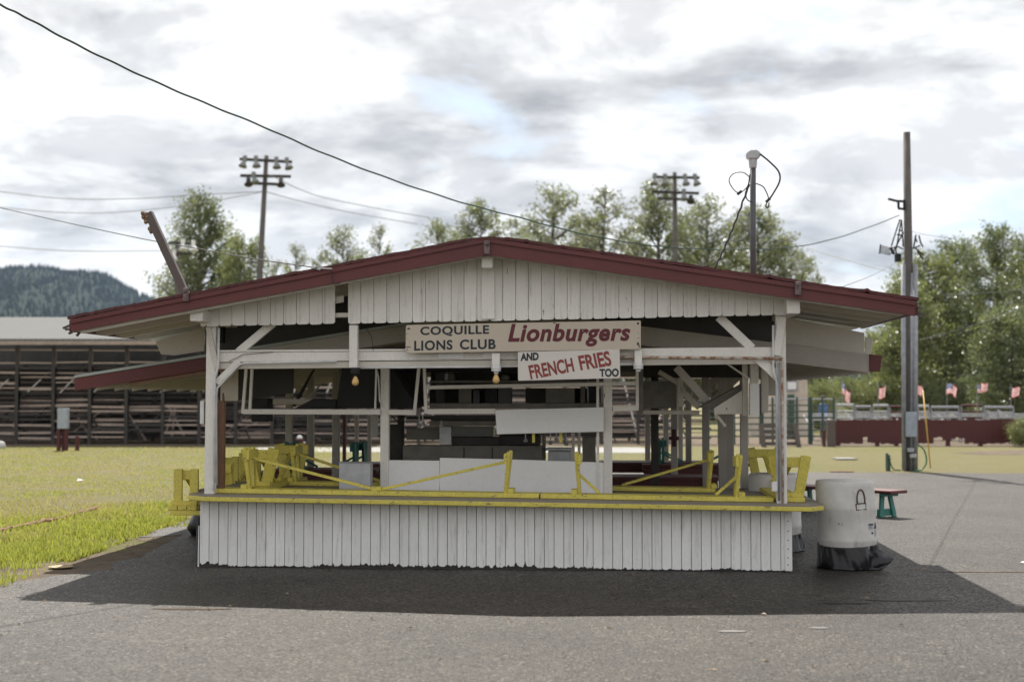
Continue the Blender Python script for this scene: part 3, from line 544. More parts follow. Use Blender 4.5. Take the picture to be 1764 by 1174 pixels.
# second lower roof (the shed behind) : its own thing
Y2, Y2B = 0.95, 9.6
QL, QA, QR = L(129, 646, Y2), L(850, 531, Y2), L(1517, 613, Y2)
def rz2(x): return QL.z+(QA.z-QL.z)*(x-QL.x)/(QA.x-QL.x) if x < QA.x else QA.z+(QR.z-QA.z)*(x-QA.x)/(QR.x-QA.x)
pav = sthing('picnic_shelter', 'long low gabled picnic shelter on white posts directly behind the burger stand', 'shelter', (0, Y2, 0))
def vpart(name, mb, mat, **kw): return mb.build(name, mat, pav, origin=(0, Y2, 0), **kw)
def shelter():
    for a, b_ in ((QL, QA), (QA, QR)):
        yy = Y2-.02 if a is QL else Y2+.033
        mb = MB(); mb.prism([(a.x, yy, rz2(a.x)), (b_.x, yy, rz2(b_.x)), (b_.x, yy, rz2(b_.x)-.03), (a.x, yy, rz2(a.x)-.03)], (0, Y2B-yy-.02, 0)); vpart('roof', mb, 'roof_metal')
        mb = MB(); mb.prism([(a.x+.01, Y2+.05, rz2(a.x+.01)-.033), (b_.x-.002, Y2+.05, rz2(b_.x)-.033), (b_.x-.002, Y2+.05, rz2(b_.x)-.05), (a.x+.01, Y2+.05, rz2(a.x+.01)-.05)], (0, Y2B-Y2-.1, 0)); vpart('roof_lining', mb, 'white_shaded')
    xe = QL.x+1.75
    mb = MB(); mb.prism([(QL.x, Y2-.01, rz2(QL.x)-.033), (xe, Y2-.01, rz2(xe)-.033), (xe, Y2-.01, rz2(xe)-.17), (QL.x, Y2-.01, rz2(QL.x)-.17)], (0, .035, 0)); vpart('barge_board', mb, 'red_fascia', bevel=.004)
    mb = MB(); mb.prism([(QL.x+.6, Y2+.03, rz2(QL.x+.6)-.12), (xe, Y2+.03, rz2(xe)-.12), (xe, Y2+.03, rz2(xe)-.21), (QL.x+.6, Y2+.03, rz2(QL.x+.6)-.21)], (0, .04, 0)); vpart('raw_batten', mb, 'raw_timber')
    mb = MB(); mb.prism([(xe+.002, Y2-.01, rz2(xe)-.033), (QA.x, Y2-.01, rz2(QA.x)-.033), (QA.x, Y2-.01, rz2(QA.x)-.20), (xe+.002, Y2-.01, rz2(xe)-.20)], (0, .04, 0)); vpart('rake_beam', mb, 'white_shaded')
    mb = MB(); mb.prism([(QA.x+.001, Y2-.01, rz2(QA.x)+.004), (QR.x-.12, Y2-.01, rz2(QR.x-.12)+.004), (QR.x-.12, Y2-.01, rz2(QR.x-.12)-.19), (QA.x+.001, Y2-.01, rz2(QA.x)-.20)], (0, .04, 0)); vpart('rake_beam', mb, 'white_shaded')
    mb = MB(); mb.prism([(QR.x-.118, Y2-.025, rz2(QR.x-.118)+.006), (QR.x+.01, Y2-.025, rz2(QR.x)+.004), (QR.x-.01, Y2-.025, rz2(QR.x)-.165), (QR.x-.118, Y2-.025, rz2(QR.x-.118)-.175)], (0, .05, 0)); vpart('barge_end', mb, 'red_fascia', bevel=.004)
    for x in (QL.x, QR.x-.03):
        mb = MB(); mb.box(x, x+.03, Y2+.03, Y2B-.03, rz2(x+.015)-.10, rz2(x+.015)-.035); vpart('eave_board', mb, 'red_fascia')
    y = Y2+.55
    while y < Y2B-.1:
        for a, b_ in ((QL, QA), (QA, QR)):
            xa, xb = a.x+.035, b_.x-.035; mb = MB(); mb.prism([(xa, y, rz2(xa)-.052), (xb, y, rz2(xb)-.052), (xb, y, rz2(xb)-.19), (xa, y, rz2(xa)-.17)], (0, .04, 0)); vpart('rafter', mb, 'white_shaded')
        y += 0.6
    # posts : photo column, depth from camera, width px
    for u, D, wp, mt in ((1282, 16.8, 13, 'pavilion_post'), (1258, 17.6, 12, 'pavilion_post'), (1245, 17.1, 14, 'pavilion_post'), (1216, 18.5, 12, 'pavilion_post'), (1186, 21.5, 10, 'pavilion_post'), (1172, 23.4, 8, 'pavilion_post'),
                        (1161.5, 20, 11, 'pavilion_post'), (1147, 23.2, 9, 'pavilion_post'), (1128, 17.2, 13, 'dark_frame'), (1115.5, 23.0, 9, 'pavilion_post'), (497, 19.5, 11, 'pavilion_post'), (534.5, 19.8, 11, 'pavilion_post'),
                        (578, 18.2, 12, 'pavilion_post'), (614, 22.5, 6.5, 'pavilion_post'), (636, 22.8, 6.5, 'pavilion_post'), (593, 22.9, 6, 'barn_red'), (690, 19, 11, 'dark_frame')):
        yl = (D-14.3); p = L(u, 700, yl); wd = wp*D/FPX; zt = rz2(p.x)-.05
        mb = MB(); mb.box(p.x-wd/2, p.x+wd/2, yl, yl+wd, 0, zt); vpart('post', mb, mt, bevel=.005)
    for u in (497, 578, 1216, 1186):
        p = L(u, 700, 6); mb = MB(); mb.bar((p.x, 5.0, rz2(p.x)-.7), (p.x+(.5 if u > 800 else -.5), 5.0, rz2(p.x)-.22), .09, .04, (0, 1, 0)); vpart('knee_brace', mb, 'white_shaded')
    mb = MB(); a = L(500, 640, 4.2); b_ = L(1222, 640, 4.2); mb.box(a.x, b_.x, 4.2, 4.3, a.z-.07, a.z+.07); vpart('tie_beam', mb, 'white_shaded')
    mb = MB(); mb.box(a.x-.2, b_.x+.2, 7.6, 7.7, a.z-.02, a.z+.12); vpart('tie_beam', mb, 'white_shaded')
    p = L(1161, 754, 5.6); mb = MB(); mb.box(p.x-.03, p.x+.03, 5.62, 5.68, p.z-.12, p.z+.12); mb.box(p.x-.07, p.x+.07, 5.63, 5.67, p.z-.03, p.z+.02); vpart('red_bracket', mb, 'barn_red')
    p = L(644.5, 734, 4.0); mb = MB(); mb.box(p.x-.04, p.x+.04, 4.0, 4.06, p.z-.14, p.z+.14); vpart('junction_box', mb, 'white_panel', bevel=.005)
shelter()
# plywood panels filling the gable between the two roofs
def polypart(name, pts, y, th, mat, bevel=.003, label=None):
    mb = MB(); mb.prism([L(a, b_, y) for a, b_ in pts], (0, th, 0)); o = spart(name, mb, mat, bevel=bevel)
    if label: o['label'] = label
    return o
polypart('gable_infill', [(352, 563), (268, 588), (277, 610), (300, 612), (352, 604)], 1.02, .012, 'white_soffit')
polypart('gable_infill', [(1350, 545), (1489, 573), (1489, 610), (1350, 591)], 1.02, .012, 'white_soffit')
polypart('gable_infill', [(1490, 580), (1504, 584), (1500, 612), (1490, 610)], 1.05, .012, 'white_soffit')
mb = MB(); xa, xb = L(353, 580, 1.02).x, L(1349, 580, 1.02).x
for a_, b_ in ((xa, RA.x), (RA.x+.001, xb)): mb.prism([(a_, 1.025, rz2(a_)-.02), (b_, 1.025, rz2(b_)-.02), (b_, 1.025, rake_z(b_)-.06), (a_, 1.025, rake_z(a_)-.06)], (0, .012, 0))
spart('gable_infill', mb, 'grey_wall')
# inner posts, splash panels and window frames of the kitchen core
YI = 1.10
def ipost(u, v0, wd, v1): return post('inner_post', u, v0, YI, wd, L(u, v1, YI).z)
ipost(662, 845, .092, 625); ipost(1047.5, 850, .092, 610); ipost(1030, 846, .03, 640)
polypart('splash_panel', [(669, 792), (757, 793), (757, 846), (669, 845)], YI+.02, .015, 'white_panel')
polypart('splash_panel', [(757.5, 788), (870, 790.5), (1040, 796), (1040, 850), (757.5, 846)], YI+.015, .015, 'white_panel')
YFm = 1.06
for nm, a, b_, wpx in (('frame_rail', (419, 708.5), (655, 709.5), 9), ('frame_rail', (669, 709.5), (716, 710), 9), ('frame_stile', (424, 630), (417.5, 712), 5), ('frame_stile', (434, 628), (430, 705), 5),
                       ('frame_stile', (722, 627), (713.5, 712), 5.5), ('frame_stile', (730.5, 627), (733.5, 712), 5.5), ('frame_rail', (736, 708.5), (853, 708), 9), ('frame_rail', (734, 667), (1098, 660), 6.5), ('frame_stile', (1097.5, 632), (1098, 703), 5),
                       ('frame_rail', (1056, 704), (1100, 702.5), 8), ('frame_stile', (648, 632), (646, 704), 3)):
    pxbar(nm, a, b_, wpx, YFm, .035, 'white_wood')
polypart('hanging_panel', [(853, 706), (1040, 701), (1040, 743), (856, 747.5)], YFm-.03, .015, 'white_panel')
for u in (919, 966): pxbar('panel_hook', (u, 742), (u, 762), 5, YFm+.05, .02, 'yellow_paint')
# dark kitchen interior: hood, hanging shelves, cabinets
def kbox(name, u0, v0, u1, v1, y0, y1, mat, label=None):
    a, c = L(u0, v0, y0), L(u1, v1, y0); mb = MB(); mb.box(a.x, c.x, y0, y1, c.z, a.z); o = spart(name, mb, mat, bevel=.004)
    if label: o['label'] = label
    return o
polypart('cook_hood', [(590, 625), (668, 622), (712, 690), (712, 703), (578, 703)], 1.35, .7, 'black_metal')
polypart('hood_skirt', [(507, 703.5), (540, 686), (579, 688), (577, 704)], 1.30, .5, 'black_metal')
kbox('hanging_speaker', 433, 686, 461, 726, 1.7, 1.95, 'black_metal')
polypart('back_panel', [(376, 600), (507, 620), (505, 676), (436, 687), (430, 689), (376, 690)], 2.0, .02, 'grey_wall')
kbox('back_panel', 380, 630, 410, 690, 1.6, 1.62, 'white_soffit')
kbox('shelf_board', 470, 687, 590, 696, 2.2, 2.4, 'white_soffit')
polypart('strut', [(536, 640), (542, 634), (508, 700), (502, 700)], 2.3, .06, 'dark_frame'); polypart('strut', [(548, 665), (556, 658), (520, 700), (510, 700)], 2.5, .05, 'white_soffit')
kbox('blocking_sheet', 735, 600, 1100, 640, 1.9, 1.92, 'dark_frame'); kbox('blocking_sheet', 670, 610, 735, 700, 2.3, 2.32, 'dark_frame')  # upright dark sheets added to block light and darken the kitchen
kbox('upper_shelf', 740, 694, 1040, 703, 1.7, 2.1, 'beige_cabinet'); kbox('upper_shelf', 740, 655, 1050, 659, 1.8, 2.1, 'beige_cabinet')
for u0, v0, u1, v1, m in ((750, 640, 765, 694, 'dark_frame'), (790, 666, 812, 694, 'beige_cabinet'), (815, 672, 826, 694, 'grey_wall'), (835, 668, 856, 694, 'black_metal'), (858, 664, 880, 694, 'grey_wall'), (940, 668, 990, 694, 'beige_cabinet'), (1000, 640, 1008, 700, 'beige_cabinet'), (1012, 655, 1030, 690, 'black_metal')):
    kbox('stored_box', u0, v0, u1, v1, 1.85, 2.1, m)
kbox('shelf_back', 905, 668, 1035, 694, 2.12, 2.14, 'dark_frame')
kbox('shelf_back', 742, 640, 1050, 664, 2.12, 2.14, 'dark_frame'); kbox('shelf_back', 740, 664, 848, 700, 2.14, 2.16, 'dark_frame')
for k_, (u, v0, v1, m) in enumerate(((768, 640, 655, 'galvanised'), (776, 641, 655, 'beige_cabinet'), (905, 641, 654.5, 'beige_cabinet'), (930, 638, 654.5, 'galvanised'), (948, 644, 654.5, 'white_shaded'), (870, 645, 654.5, 'beige_cabinet'))):
    p = L(u, v1, 1.95); q = L(u, v0, 1.95); mb = MB(); hh = q.z-p.z; mb.lathe([(0, 0), (.05, 0), (.055, hh*.1), (.055, hh*.75), (.03, hh*.9), (.03, hh), (0, hh)], p, 14); spart('storage_can', mb, m, smooth=False)
for u, v0, v1 in ((722, 714, 735), (728, 714, 731), (760, 724, 733), (905, 747, 760), (948, 746, 764), (958, 746, 758), (975, 746, 766)):
    p = L(u, v0, 1.5); q = L(u+.6, v1, 1.5); mb = MB(); mb.tube([p, q], .006, 6); mb.lathe([(0, -.012), (.02, -.006), (.026, .01), (.012, .03), (0, .032)], q, 10); spart('hanging_ladle', mb, 'galvanised')
mb = MB(); mb.tube(curve_pts([L(672, 712, 1.3), L(684, 724, 1.3), L(697, 719, 1.3), L(700, 708, 1.3)]), .008, 6); spart('cable_loop', mb, 'black_cable')
pipe('gas_pipe', [(670, 640), (1040, 636)], 1.6, 1.75, 'black_metal'); pipe('gas_pipe', [(1012, 640), (1013, 700)], 1.6, 1.75, 'grey_pipe')
kbox('grill_plate', 862, 744, 928, 749.5, 2.05, 2.3, 'black_metal'); kbox('fryer', 944, 776.5, 984, 795, 2.08, 2.3, 'galvanised'); kbox('fryer', 1003, 752, 1026, 795, 2.1, 2.35, 'beige_cabinet'); kbox('fridge_panel', 668.5, 730, 692, 795, 2.3, 2.32, 'dark_frame')
kbox('base_cabinet', 694, 767, 934, 800, 2.0, 2.35, 'beige_cabinet'); kbox('cabinet_door', 798, 770, 800, 795, 1.99, 1.999, 'dark_frame'); kbox('cabinet_door', 847, 770, 849, 795, 1.99, 1.999, 'dark_frame')
kbox('wall_shelf', 742, 716, 855, 724, 1.8, 2.2, 'dark_void'); kbox('shelf_lip', 740, 724.5, 857, 733, 1.82, 2.15, 'beige_cabinet')
kbox('oven_door', 778, 734, 850, 752, 2.05, 2.3, 'glass_dark'); kbox('oven_body', 757, 733.5, 777.5, 765, 2.02, 2.35, 'galvanised'); kbox('oven_body', 778, 752.5, 860, 766.5, 2.06, 2.35, 'dark_frame')
kbox('cabinet', 700, 738, 756, 757, 2.2, 2.4, 'beige_cabinet'); kbox('counter_unit', 860, 750, 930, 766, 2.1, 2.35, 'dark_frame'); kbox('shelf_board', 700, 717, 742, 722, 2.1, 2.3, 'dark_frame')
kbox('rack_post', 934, 745, 940, 795, 2.1, 2.15, 'beige_cabinet'); kbox('rack_post', 985, 740, 990, 795, 2.1, 2.15, 'white_soffit'); kbox('rack_post', 995, 740, 1000, 795, 2.1, 2.15, 'white_soffit'); kbox('rack_shelf', 940, 771, 985, 776, 2.05, 2.3, 'galvanised')
# right hand inner wall bits
kbox('service_panel', 1108, 656, 1165, 703, 2.25, 2.27, 'beige_cabinet'); kbox('service_panel', 1100, 628, 1108, 712, 1.4, 1.45, 'beige_cabinet')
pxbar('shelf_rail', (1105, 710), (1205, 710), 7, 2.2, .05, 'white_soffit'); pxbar('strut', (1165, 632), (1218, 690), 13, 1.8, .05, 'white_soffit'); pxbar('strut', (1170, 668), (1205, 702), 10, 2.1, .05, 'white_soffit'); pxbar('strut', (1135, 640), (1172, 662), 8, 2.2, .05, 'white_soffit')
kbox('hung_post', 1168, 650, 1177, 700, 2.1, 2.2, 'white_soffit')
polypart('sloped_counter', [(1204, 702), (1280, 660), (1280, 680), (1230, 703)], 1.5, .3, 'beige_cabinet'); polypart('corner_panel', [(1230, 703), (1280, 671), (1280, 713), (1230, 713)], 1.45, .015, 'white_wood'); pxbar('strut', (1234, 714), (1250, 734), 5, 1.5, .04, 'white_soffit')
kbox('wall_stud', 1279, 618, 1289, 716, 1.30, 1.38, 'white_soffit'); kbox('end_panel', 1311, 620, 1324, 711, 1.42, 1.5, 'white_soffit'); kbox('end_wall', 1322, 600, 1352, 681, 1.9, 1.93, 'white_soffit')
kbox('fuse_box', 1291.5, 660, 1308.5, 715, 1.18, 1.30, 'white_panel'); kbox('fuse_box_side', 1308.6, 660.5, 1311, 714, 1.20, 1.30, 'grey_wall'); kbox('conduit_trunk', 1292, 560, 1307, 659.5, 1.22, 1.29, 'white_soffit'); kbox('meter_base', 370, 560, 384, 590, .8, .9, 'black_metal')
kbox('rear_tie', 1105, 610, 1345, 626, 1.9, 1.95, 'dark_frame'); kbox('rear_tie', 376, 622, 700, 632, 1.9, 1.95, 'dark_frame')
kbox('inner_shade', 1108, 626, 1290, 650, 2.45, 2.47, 'dark_frame')  # dark sheet put in to stand for the shade inside
# pipes and conduits
pipe('rusty_pipe', [(1010, 614.5), (1347, 617)], 2.6, 0.0, 'rusty_pipe'); pipe('rusty_pipe', [(1347.5, 615), (1348.5, 866)], 2.0, 0.008, 'rusty_pipe')
pipe('conduit', [(617, 633.5), (760, 632), (850, 631.5)], 1.7, 0.02, 'socket_white'); pipe('conduit', [(862, 631), (1095, 627)], 1.7, 0.02, 'socket_white')
pipe('conduit', [(1332, 560), (1332, 612), (1332, 640), (1339, 660), (1339.5, 840)], 2.2, 0.012, 'socket_white'); pipe('conduit', [(1341.5, 624), (1342, 862)], 2.0, 0.0, 'grey_pipe')
pipe('conduit', [(377, 565), (376, 630), (370, 650), (369.5, 842)], 2.2, 0.008, 'socket_white'); pipe('conduit', [(580, 622), (420, 625), (412, 628), (374, 668), (372.5, 690), (373, 835)], 2.0, 0.02, 'socket_white')
pipe('conduit', [(1105, 622), (1245, 621), (1290, 652)], 1.8, .9, 'white_soffit'); pipe('cable_run', [(648, 632), (652, 650), (654, 690), (660, 700)], 1.3, 1.0, 'socket_white')
kbox('switch_box', 1329.5, 829, 1339.5, 846, -0.02, 0.03, 'socket_white'); kbox('outlet_box', 364.5, 831, 371.5, 842, 0.0, 0.03, 'socket_white'); kbox('wall_tag', 344.5, 690, 351, 730, 0.1, 0.12, 'socket_white')
mbk = MB()
for a, b_, c_ in (((395, 622), (420, 610), (470, 606)), ((628, 561), (640, 580), (643, 604))): mbk.tube([L(*a, .03), L(*b_, .03), L(*c_, .03)], .003, 5)
spart('loose_wire', mbk, 'black_cable')
# side ledge brackets at the left
for y in (0.18, 1.9):
    a = L(292, 879, .18); c = L(346, 887, .18); mb = MB(); mb.box(a.x, XL-.005, y, y+.05, c.z, a.z); spart('ledge_bracket', mb, 'yellow_paint', bevel=.004)
# ------------------------------------------------------------------ SIGNS
def text_flat(body, shear=0.0, offset=0.0, space=1.0):
    cu = bpy.data.curves.new('t', 'FONT'); cu.body = body; cu.shear = shear; cu.offset = offset; cu.space_character = space; cu.resolution_u = 6
    o = bpy.data.objects.new('t', cu); scene.collection.objects.link(o); dg = bpy.context.evaluated_depsgraph_get(); me = bpy.data.meshes.new_from_object(o.evaluated_get(dg))
    vs = [(v.co.x, v.co.y) for v in me.vertices]; fs = [list(p.vertices) for p in me.polygons]; bpy.data.objects.remove(o); bpy.data.curves.remove(cu); bpy.data.meshes.remove(me)
    x0 = min(v[0] for v in vs); x1 = max(v[0] for v in vs); y0 = min(v[1] for v in vs); y1 = max(v[1] for v in vs)
    return [((x-x0)/(x1-x0), (y-y0)/(y1-y0)) for x, y in vs], fs
def lettering(parent, org, name, body, quad, y, mat, **kw):
    vs, fs = text_flat(body, **kw); tl, tr, br, bl = [Vector((*q, 0)) for q in quad]; mb = MB(); pv = []
    for s_, t in vs:
        top = tl.lerp(tr, s_); bot = bl.lerp(br, s_); p = bot.lerp(top, t); pv.append(L(p.x, p.y, y))
    mb.add(pv, fs); return mb.build(name, mat, parent, origin=org, recalc=False)
YS = -0.075
so1 = L(901, 580, YS)
s1 = sthing('hanging_sign', 'long cream sign board lettered in navy and maroon under the gable siding', 'sign', so1)
mb = MB(); r = 3
mb.prism([L(*p, YS) for p in ((699, 562), (701, 559.5), (1102, 551.7), (1104, 553), (1104, 599), (1103, 601), (703, 608), (698.5, 604))], (0, .018, 0)); bd1 = mb.build('board', 'cream_sign', s1, origin=so1, bevel=.002)
lettering(bd1, so1, 'lettering', 'COQUILLE', ((724, 562.5), (842.5, 559.5), (842.5, 577.5), (724, 579.5)), YS-.0015, 'ink_navy', offset=0.032, space=1.1)
lettering(bd1, so1, 'lettering', 'LIONS', ((713.5, 586.5), (779.5, 585), (779.5, 602), (713.5, 604)), YS-.0015, 'ink_navy', offset=0.032, space=1.1)
lettering(bd1, so1, 'lettering', 'CLUB', ((792, 584.5), (854, 583.5), (854, 601.0), (792, 601.8)), YS-.0015, 'ink_navy', offset=0.032, space=1.1)
lettering(bd1, so1, 'script_lettering', 'Lionburgers', ((875, 557.5), (1086, 556.5), (1086, 596), (875, 598)), YS-.0015, 'ink_maroon', offset=0.036, shear=0.22, space=1.08)
mb = MB()
for u, v, a, b_ in ((704, 566, 3, 1.5), (703, 597.5, 5, .8), (701.5, 602, .8, 1.8), (701, 575, .8, .8), (701, 583, .7, .8), (1099, 557, 2, 2.5), (1099, 592, 2.2, 3), (1101, 596, 1, 3), (1099, 573, .8, .8), (1100, 582, 1.6, .5), (760, 556.5+3, .6, .6), (955, 556, 2.8, .8)):
    mb.prism([L(u+a*math.cos(t), v+b_*math.sin(t)*(1+.3*math.sin(3*t)), YS-.001) for t in [k*.785 for k in range(8)]], (0, .0006, 0))
mb.build('chipped_spot', 'label_dark', bd1, origin=so1)
so2 = L(980, 628, YS)
s2 = sthing('hanging_sign', 'smaller white sign board with red slanted lettering hung below the long cream sign', 'sign', so2)
mb = MB(); mb.prism([L(*p, YS-.004) for p in ((892, 606), (1067.5, 601.5), (1068.5, 648), (1066.5, 651), (894, 655.5), (892.5, 654))], (0, .016, 0)); bd2 = mb.build('board', 'white_sign', s2, origin=so2, bevel=.002)
YS2 = YS-.0055
lettering(bd2, so2, 'lettering', 'AND', ((896.5, 608), (928, 606.5), (928, 620), (896.5, 621.5)), YS2, 'ink_navy', offset=0.05)
lettering(bd2, so2, 'lettering', 'FRENCH', ((909.5, 629), (985, 615.5), (990, 639.5), (914.5, 653.5)), YS2, 'ink_red', offset=0.032)
lettering(bd2, so2, 'lettering', 'FRIES', ((995, 612.5), (1049, 603.5), (1054.5, 629.5), (1000.5, 638)), YS2, 'ink_red', offset=0.032)
lettering(bd2, so2, 'lettering', 'TOO', ((1032.5, 635), (1066, 634), (1066, 648.5), (1033, 649)), YS2, 'ink_navy', offset=0.045)
# light fittings hanging under the beam
for i, (u, vt, vb, kind, lab) in enumerate(((609.5, 560, 633, 'black', 'amber bulb in a black socket on a long white board left of the cream sign'), (854.5, 608, 629, 'white', 'amber bulb in a white socket below the middle of the cream sign'), (1099.5, 601, 625, 'none', 'white empty lamp socket on a short board at right end of the signs'))):
    org = L(u, vt, -.02); t = sthing('light_fitting', lab, 'light', org, 'bare bulb fittings along the front beam')
    wpx = 7 if kind != 'none' else 6.5
    a = L(u-wpx, vt, -.02); c = L(u+wpx, vb, -.02); mb = MB(); mb.box(a.x, c.x, -.052 if kind != 'none' else -.045, .027, c.z, a.z); mb.build('mounting_board', 'white_wood', t, origin=org, bevel=.003)
    p = L(u+(2.5 if kind == 'black' else 0), vb, -.02); z = p.z; mb = MB()
    mb.lathe([(.0, 0), (.05, 0), (.052, -.03), (.045, -.045), (.05, -.05), (.05, -.058), (.025, -.062), (.022, -.085), (0, -.085)], (p.x, -.01, z), 20); sk_ = mb.build('socket', 'black_metal' if kind == 'black' else 'socket_white', t, origin=org, smooth=False, bevel=.002)
    if kind != 'none':
        mb = MB(); mb.lathe([(.012, -.075), (.014, -.09), (.022, -.105), (.032, -.125), (.036, -.145), (.032, -.165), (.018, -.178), (.002, -.182)], (p.x, -.01, z), 20); mb.build('bulb', 'bulb_amber', sk_, origin=org, smooth=True)
# ------------------------------------------------------------------ BENCHES
def bench(name, label, lp, rot, Lg, Wd, H, fx, brace, seat='yellow_paint', leg='yellow_paint', splay=(.07, .16), planks=1, tilt=0.0, lean=0.035, group=None, world=None, upright=False, legw=.085):
    """built upside down: seat on z=0, legs pointing up"""
    if world: t = thing(name, label, 'bench', world, rot, group)
    else: t = sthing(name, label, 'bench', lp, group); t.rotation_euler = (0, 0, YAW+rot)
    if tilt: t.rotation_euler = (Matrix.Rotation(YAW, 4, 'Z') @ Matrix.Rotation(-tilt, 4, 'Y') @ Matrix.Rotation(rot, 4, 'Z')).to_euler()
    if upright:
        t.rotation_euler = (math.pi, 0, rot); t.location.z += H
    ts = .046
    pw = Wd/planks
    for k in range(planks):
        mb = MB(); mb.box(-Lg/2, Lg/2, -Wd/2+k*pw+(.004 if k else 0), -Wd/2+(k+1)*pw-(.004 if k < planks-1 else 0), 0, ts); mb.build('seat_plank' if planks > 1 else 'seat', seat, t, bevel=.005)
    for f in fx:
        sg = 1 if f > 0 else -1
        for s_ in (-1, 1):
            mb = MB(); mb.bar((f, s_*splay[0], ts), (f+sg*lean, s_*splay[1], H), .035, legw, (0, 1, 0)); mb.build('leg', leg, t, bevel=.004)
        mb = MB(); xo = f+sg*lean; mb.box(min(xo-sg*.02, xo-sg*.05)-0, max(xo-sg*.02, xo-sg*.05), -splay[1]-legw/2+.01, splay[1]+legw/2-.01, H-.115, H-.015); mb.build('foot_bar', leg, t, bevel=.004)
        mb = MB(); mb.box(min(f+sg*.021, f+sg*.085), max(f+sg*.021, f+sg*.085), -Wd/2+.01, Wd/2-.01, ts, ts+.045); mb.build('cleat', leg, t, bevel=.004)
        if brace:
            xb = f-sg*brace; mb = MB(); mb.bar((f-sg*.02+sg*lean*.7, 0, H*.78 if brace > .5 else H*.52), (xb, 0, ts+.012), .05, .028, (0, 0, 1)); mb.build('brace', leg, t, bevel=.003)
    if brace and brace > 1.0:
        mb = MB(); mb.box(-.05, .05, -.05, .05, ts, ts+.04); mb.build('brace_block', leg, t, bevel=.003)
    return t
GB = 'yellow benches turned upside down on the counter'
def on_counter(u, v, y): p = L(u, v, y); return Vector((p.x, y, zc(p.x)+.003))
xA0, xA1 = L(366, 850, .12).x, L(929, 856, .12).x
bench('upturned_bench', 'long yellow bench upside down on the counter edge, with long diagonal braces', Vector(((xA0+xA1)/2, .26, zc((xA0+xA1)/2)+.003)), 0, xA1-xA0-.01, .28, .46, (L(431, 840, .2).x-(xA0+xA1)/2, L(871, 840, .2).x-(xA0+xA1)/2), 1.28, tilt=SLOPE, group=GB)
xB0, xB1 = L(931, 857, .12).x, L(1333, 862, .12).x; mB = (xB0+xB1)/2
bench('upturned_bench', 'shorter yellow bench upside down on the counter edge, with short diagonal braces', Vector((mB, .26, zc(mB)+.003)), 0, xB1-xB0, .28, .46, (L(998, 840, .2).x-mB, L(1268, 840, .2).x-mB), .20, tilt=SLOPE, group=GB)
xC0, xC1 = L(478, 838, 1.5).x, L(1232, 838, 1.5).x; mC = (xC0+xC1)/2
bench('upturned_bench', 'yellow bench upside down deep in the stand behind the white splash panels', Vector((mC, 1.62, zc(mC)+.003)), 0, xC1-xC0, .28, .45, (L(508, 820, 1.5).x-mC, L(1221, 820, 1.5).x-mC), .95, tilt=SLOPE, group=GB)
pD = on_counter(1364, 862, .1)
bench('upturned_bench', 'yellow bench upside down running back along the right side counter past the right post', Vector((pD.x, 1.55, pD.z)), R(90), 2.75, .28, .46, (-1.26, 1.0), 1.0, splay=(.09, .165), group=GB, legw=.10)
pG = on_counter(440, 845, .5)
bench('upturned_bench', 'yellow bench upside down running back inside the left corner of the counter', Vector((pG.x, 1.45, pG.z)), R(90), 2.0, .26, .44, (-.72, .72), .6, splay=(.06, .15), group=GB, legw=.12)
pE = L(317, 874, .25)
bench('upturned_bench', 'yellow bench upside down on low brackets outside the left post, with three seat planks', Vector((pE.x, 1.18, L(317, 878.5, .2).z)), R(90), 2.0, .30, .42, (-.86, .5), .55, splay=(.085, .085), planks=3, lean=.0, group=GB, legw=.09)
pF = L(400, 838, 2.9)
bench('upturned_bench', 'yellow bench upside down behind the brown post, beyond the left counter', Vector((pF.x, 3.2, L(400, 838, 2.9).z)), R(90), 1.6, .28, .38, (-.55, .55), .5, splay=(.10, .10), lean=0, group=GB)
mb = MB(); mb.box(pF.x-.3, pF.x+.3, 2.45, 4.1, 0, L(400, 838, 2.9).z-.004)
ct = sthing('low_table', 'low weathered table holding the yellow bench beyond the left counter', 'table', (pF.x, 3.2, 0)); mb = MB(); zt = L(400, 838, 2.9).z-.003
mb.box(-.3, .3, -.8, .8, zt-.04, zt); mb.build('tabletop', 'weathered_timber', ct, bevel=.005)
for sx in (-.25, .25):
    for sy in (-.7, .7): mb = MB(); mb.box(sx-.04, sx+.04, sy-.04, sy+.04, 0, zt-.041); mb.build('leg', 'weathered_timber', ct)
# picnic tables in the shelter with teal benches turned upside down on them
def table(label, lp, rot, Lg, Wd, h, group=None):
    t = sthing('picnic_table', label, 'table', lp, group); t.rotation_euler = (0, 0, YAW+rot)
    mb = MB()
    for k in range(4): mb.box(-Lg/2, Lg/2, -Wd/2+k*Wd/4+.004, -Wd/2+(k+1)*Wd/4-.004, h-.045, h)
    mb.build('tabletop', 'maroon_paint', t, bevel=.004)
    mb = MB(); mb.box(-Lg/2+.03, Lg/2-.03, -Wd/2+.02, -Wd/2+.055, h-.15, h-.046); mb.box(-Lg/2+.03, Lg/2-.03, Wd/2-.055, Wd/2-.02, h-.15, h-.046); mb.build('apron', 'maroon_paint', t)
    for f in (-Lg/2+.3, Lg/2-.3):
        for s_ in (-1, 1): mb = MB(); mb.bar((f, s_*.30, 0), (f, s_*.12, h-.05), .09, .04, (0, 1, 0)); mb.build('leg', 'teal_paint', t)
        mb = MB(); mb.box(f+.03, f+.06, -.28, .28, .18, .28); mb.build('cross_bar', 'teal_paint', t)
GT = 'maroon picnic tables inside the shelter'
TB = 'teal legged benches turned over on the picnic tables'
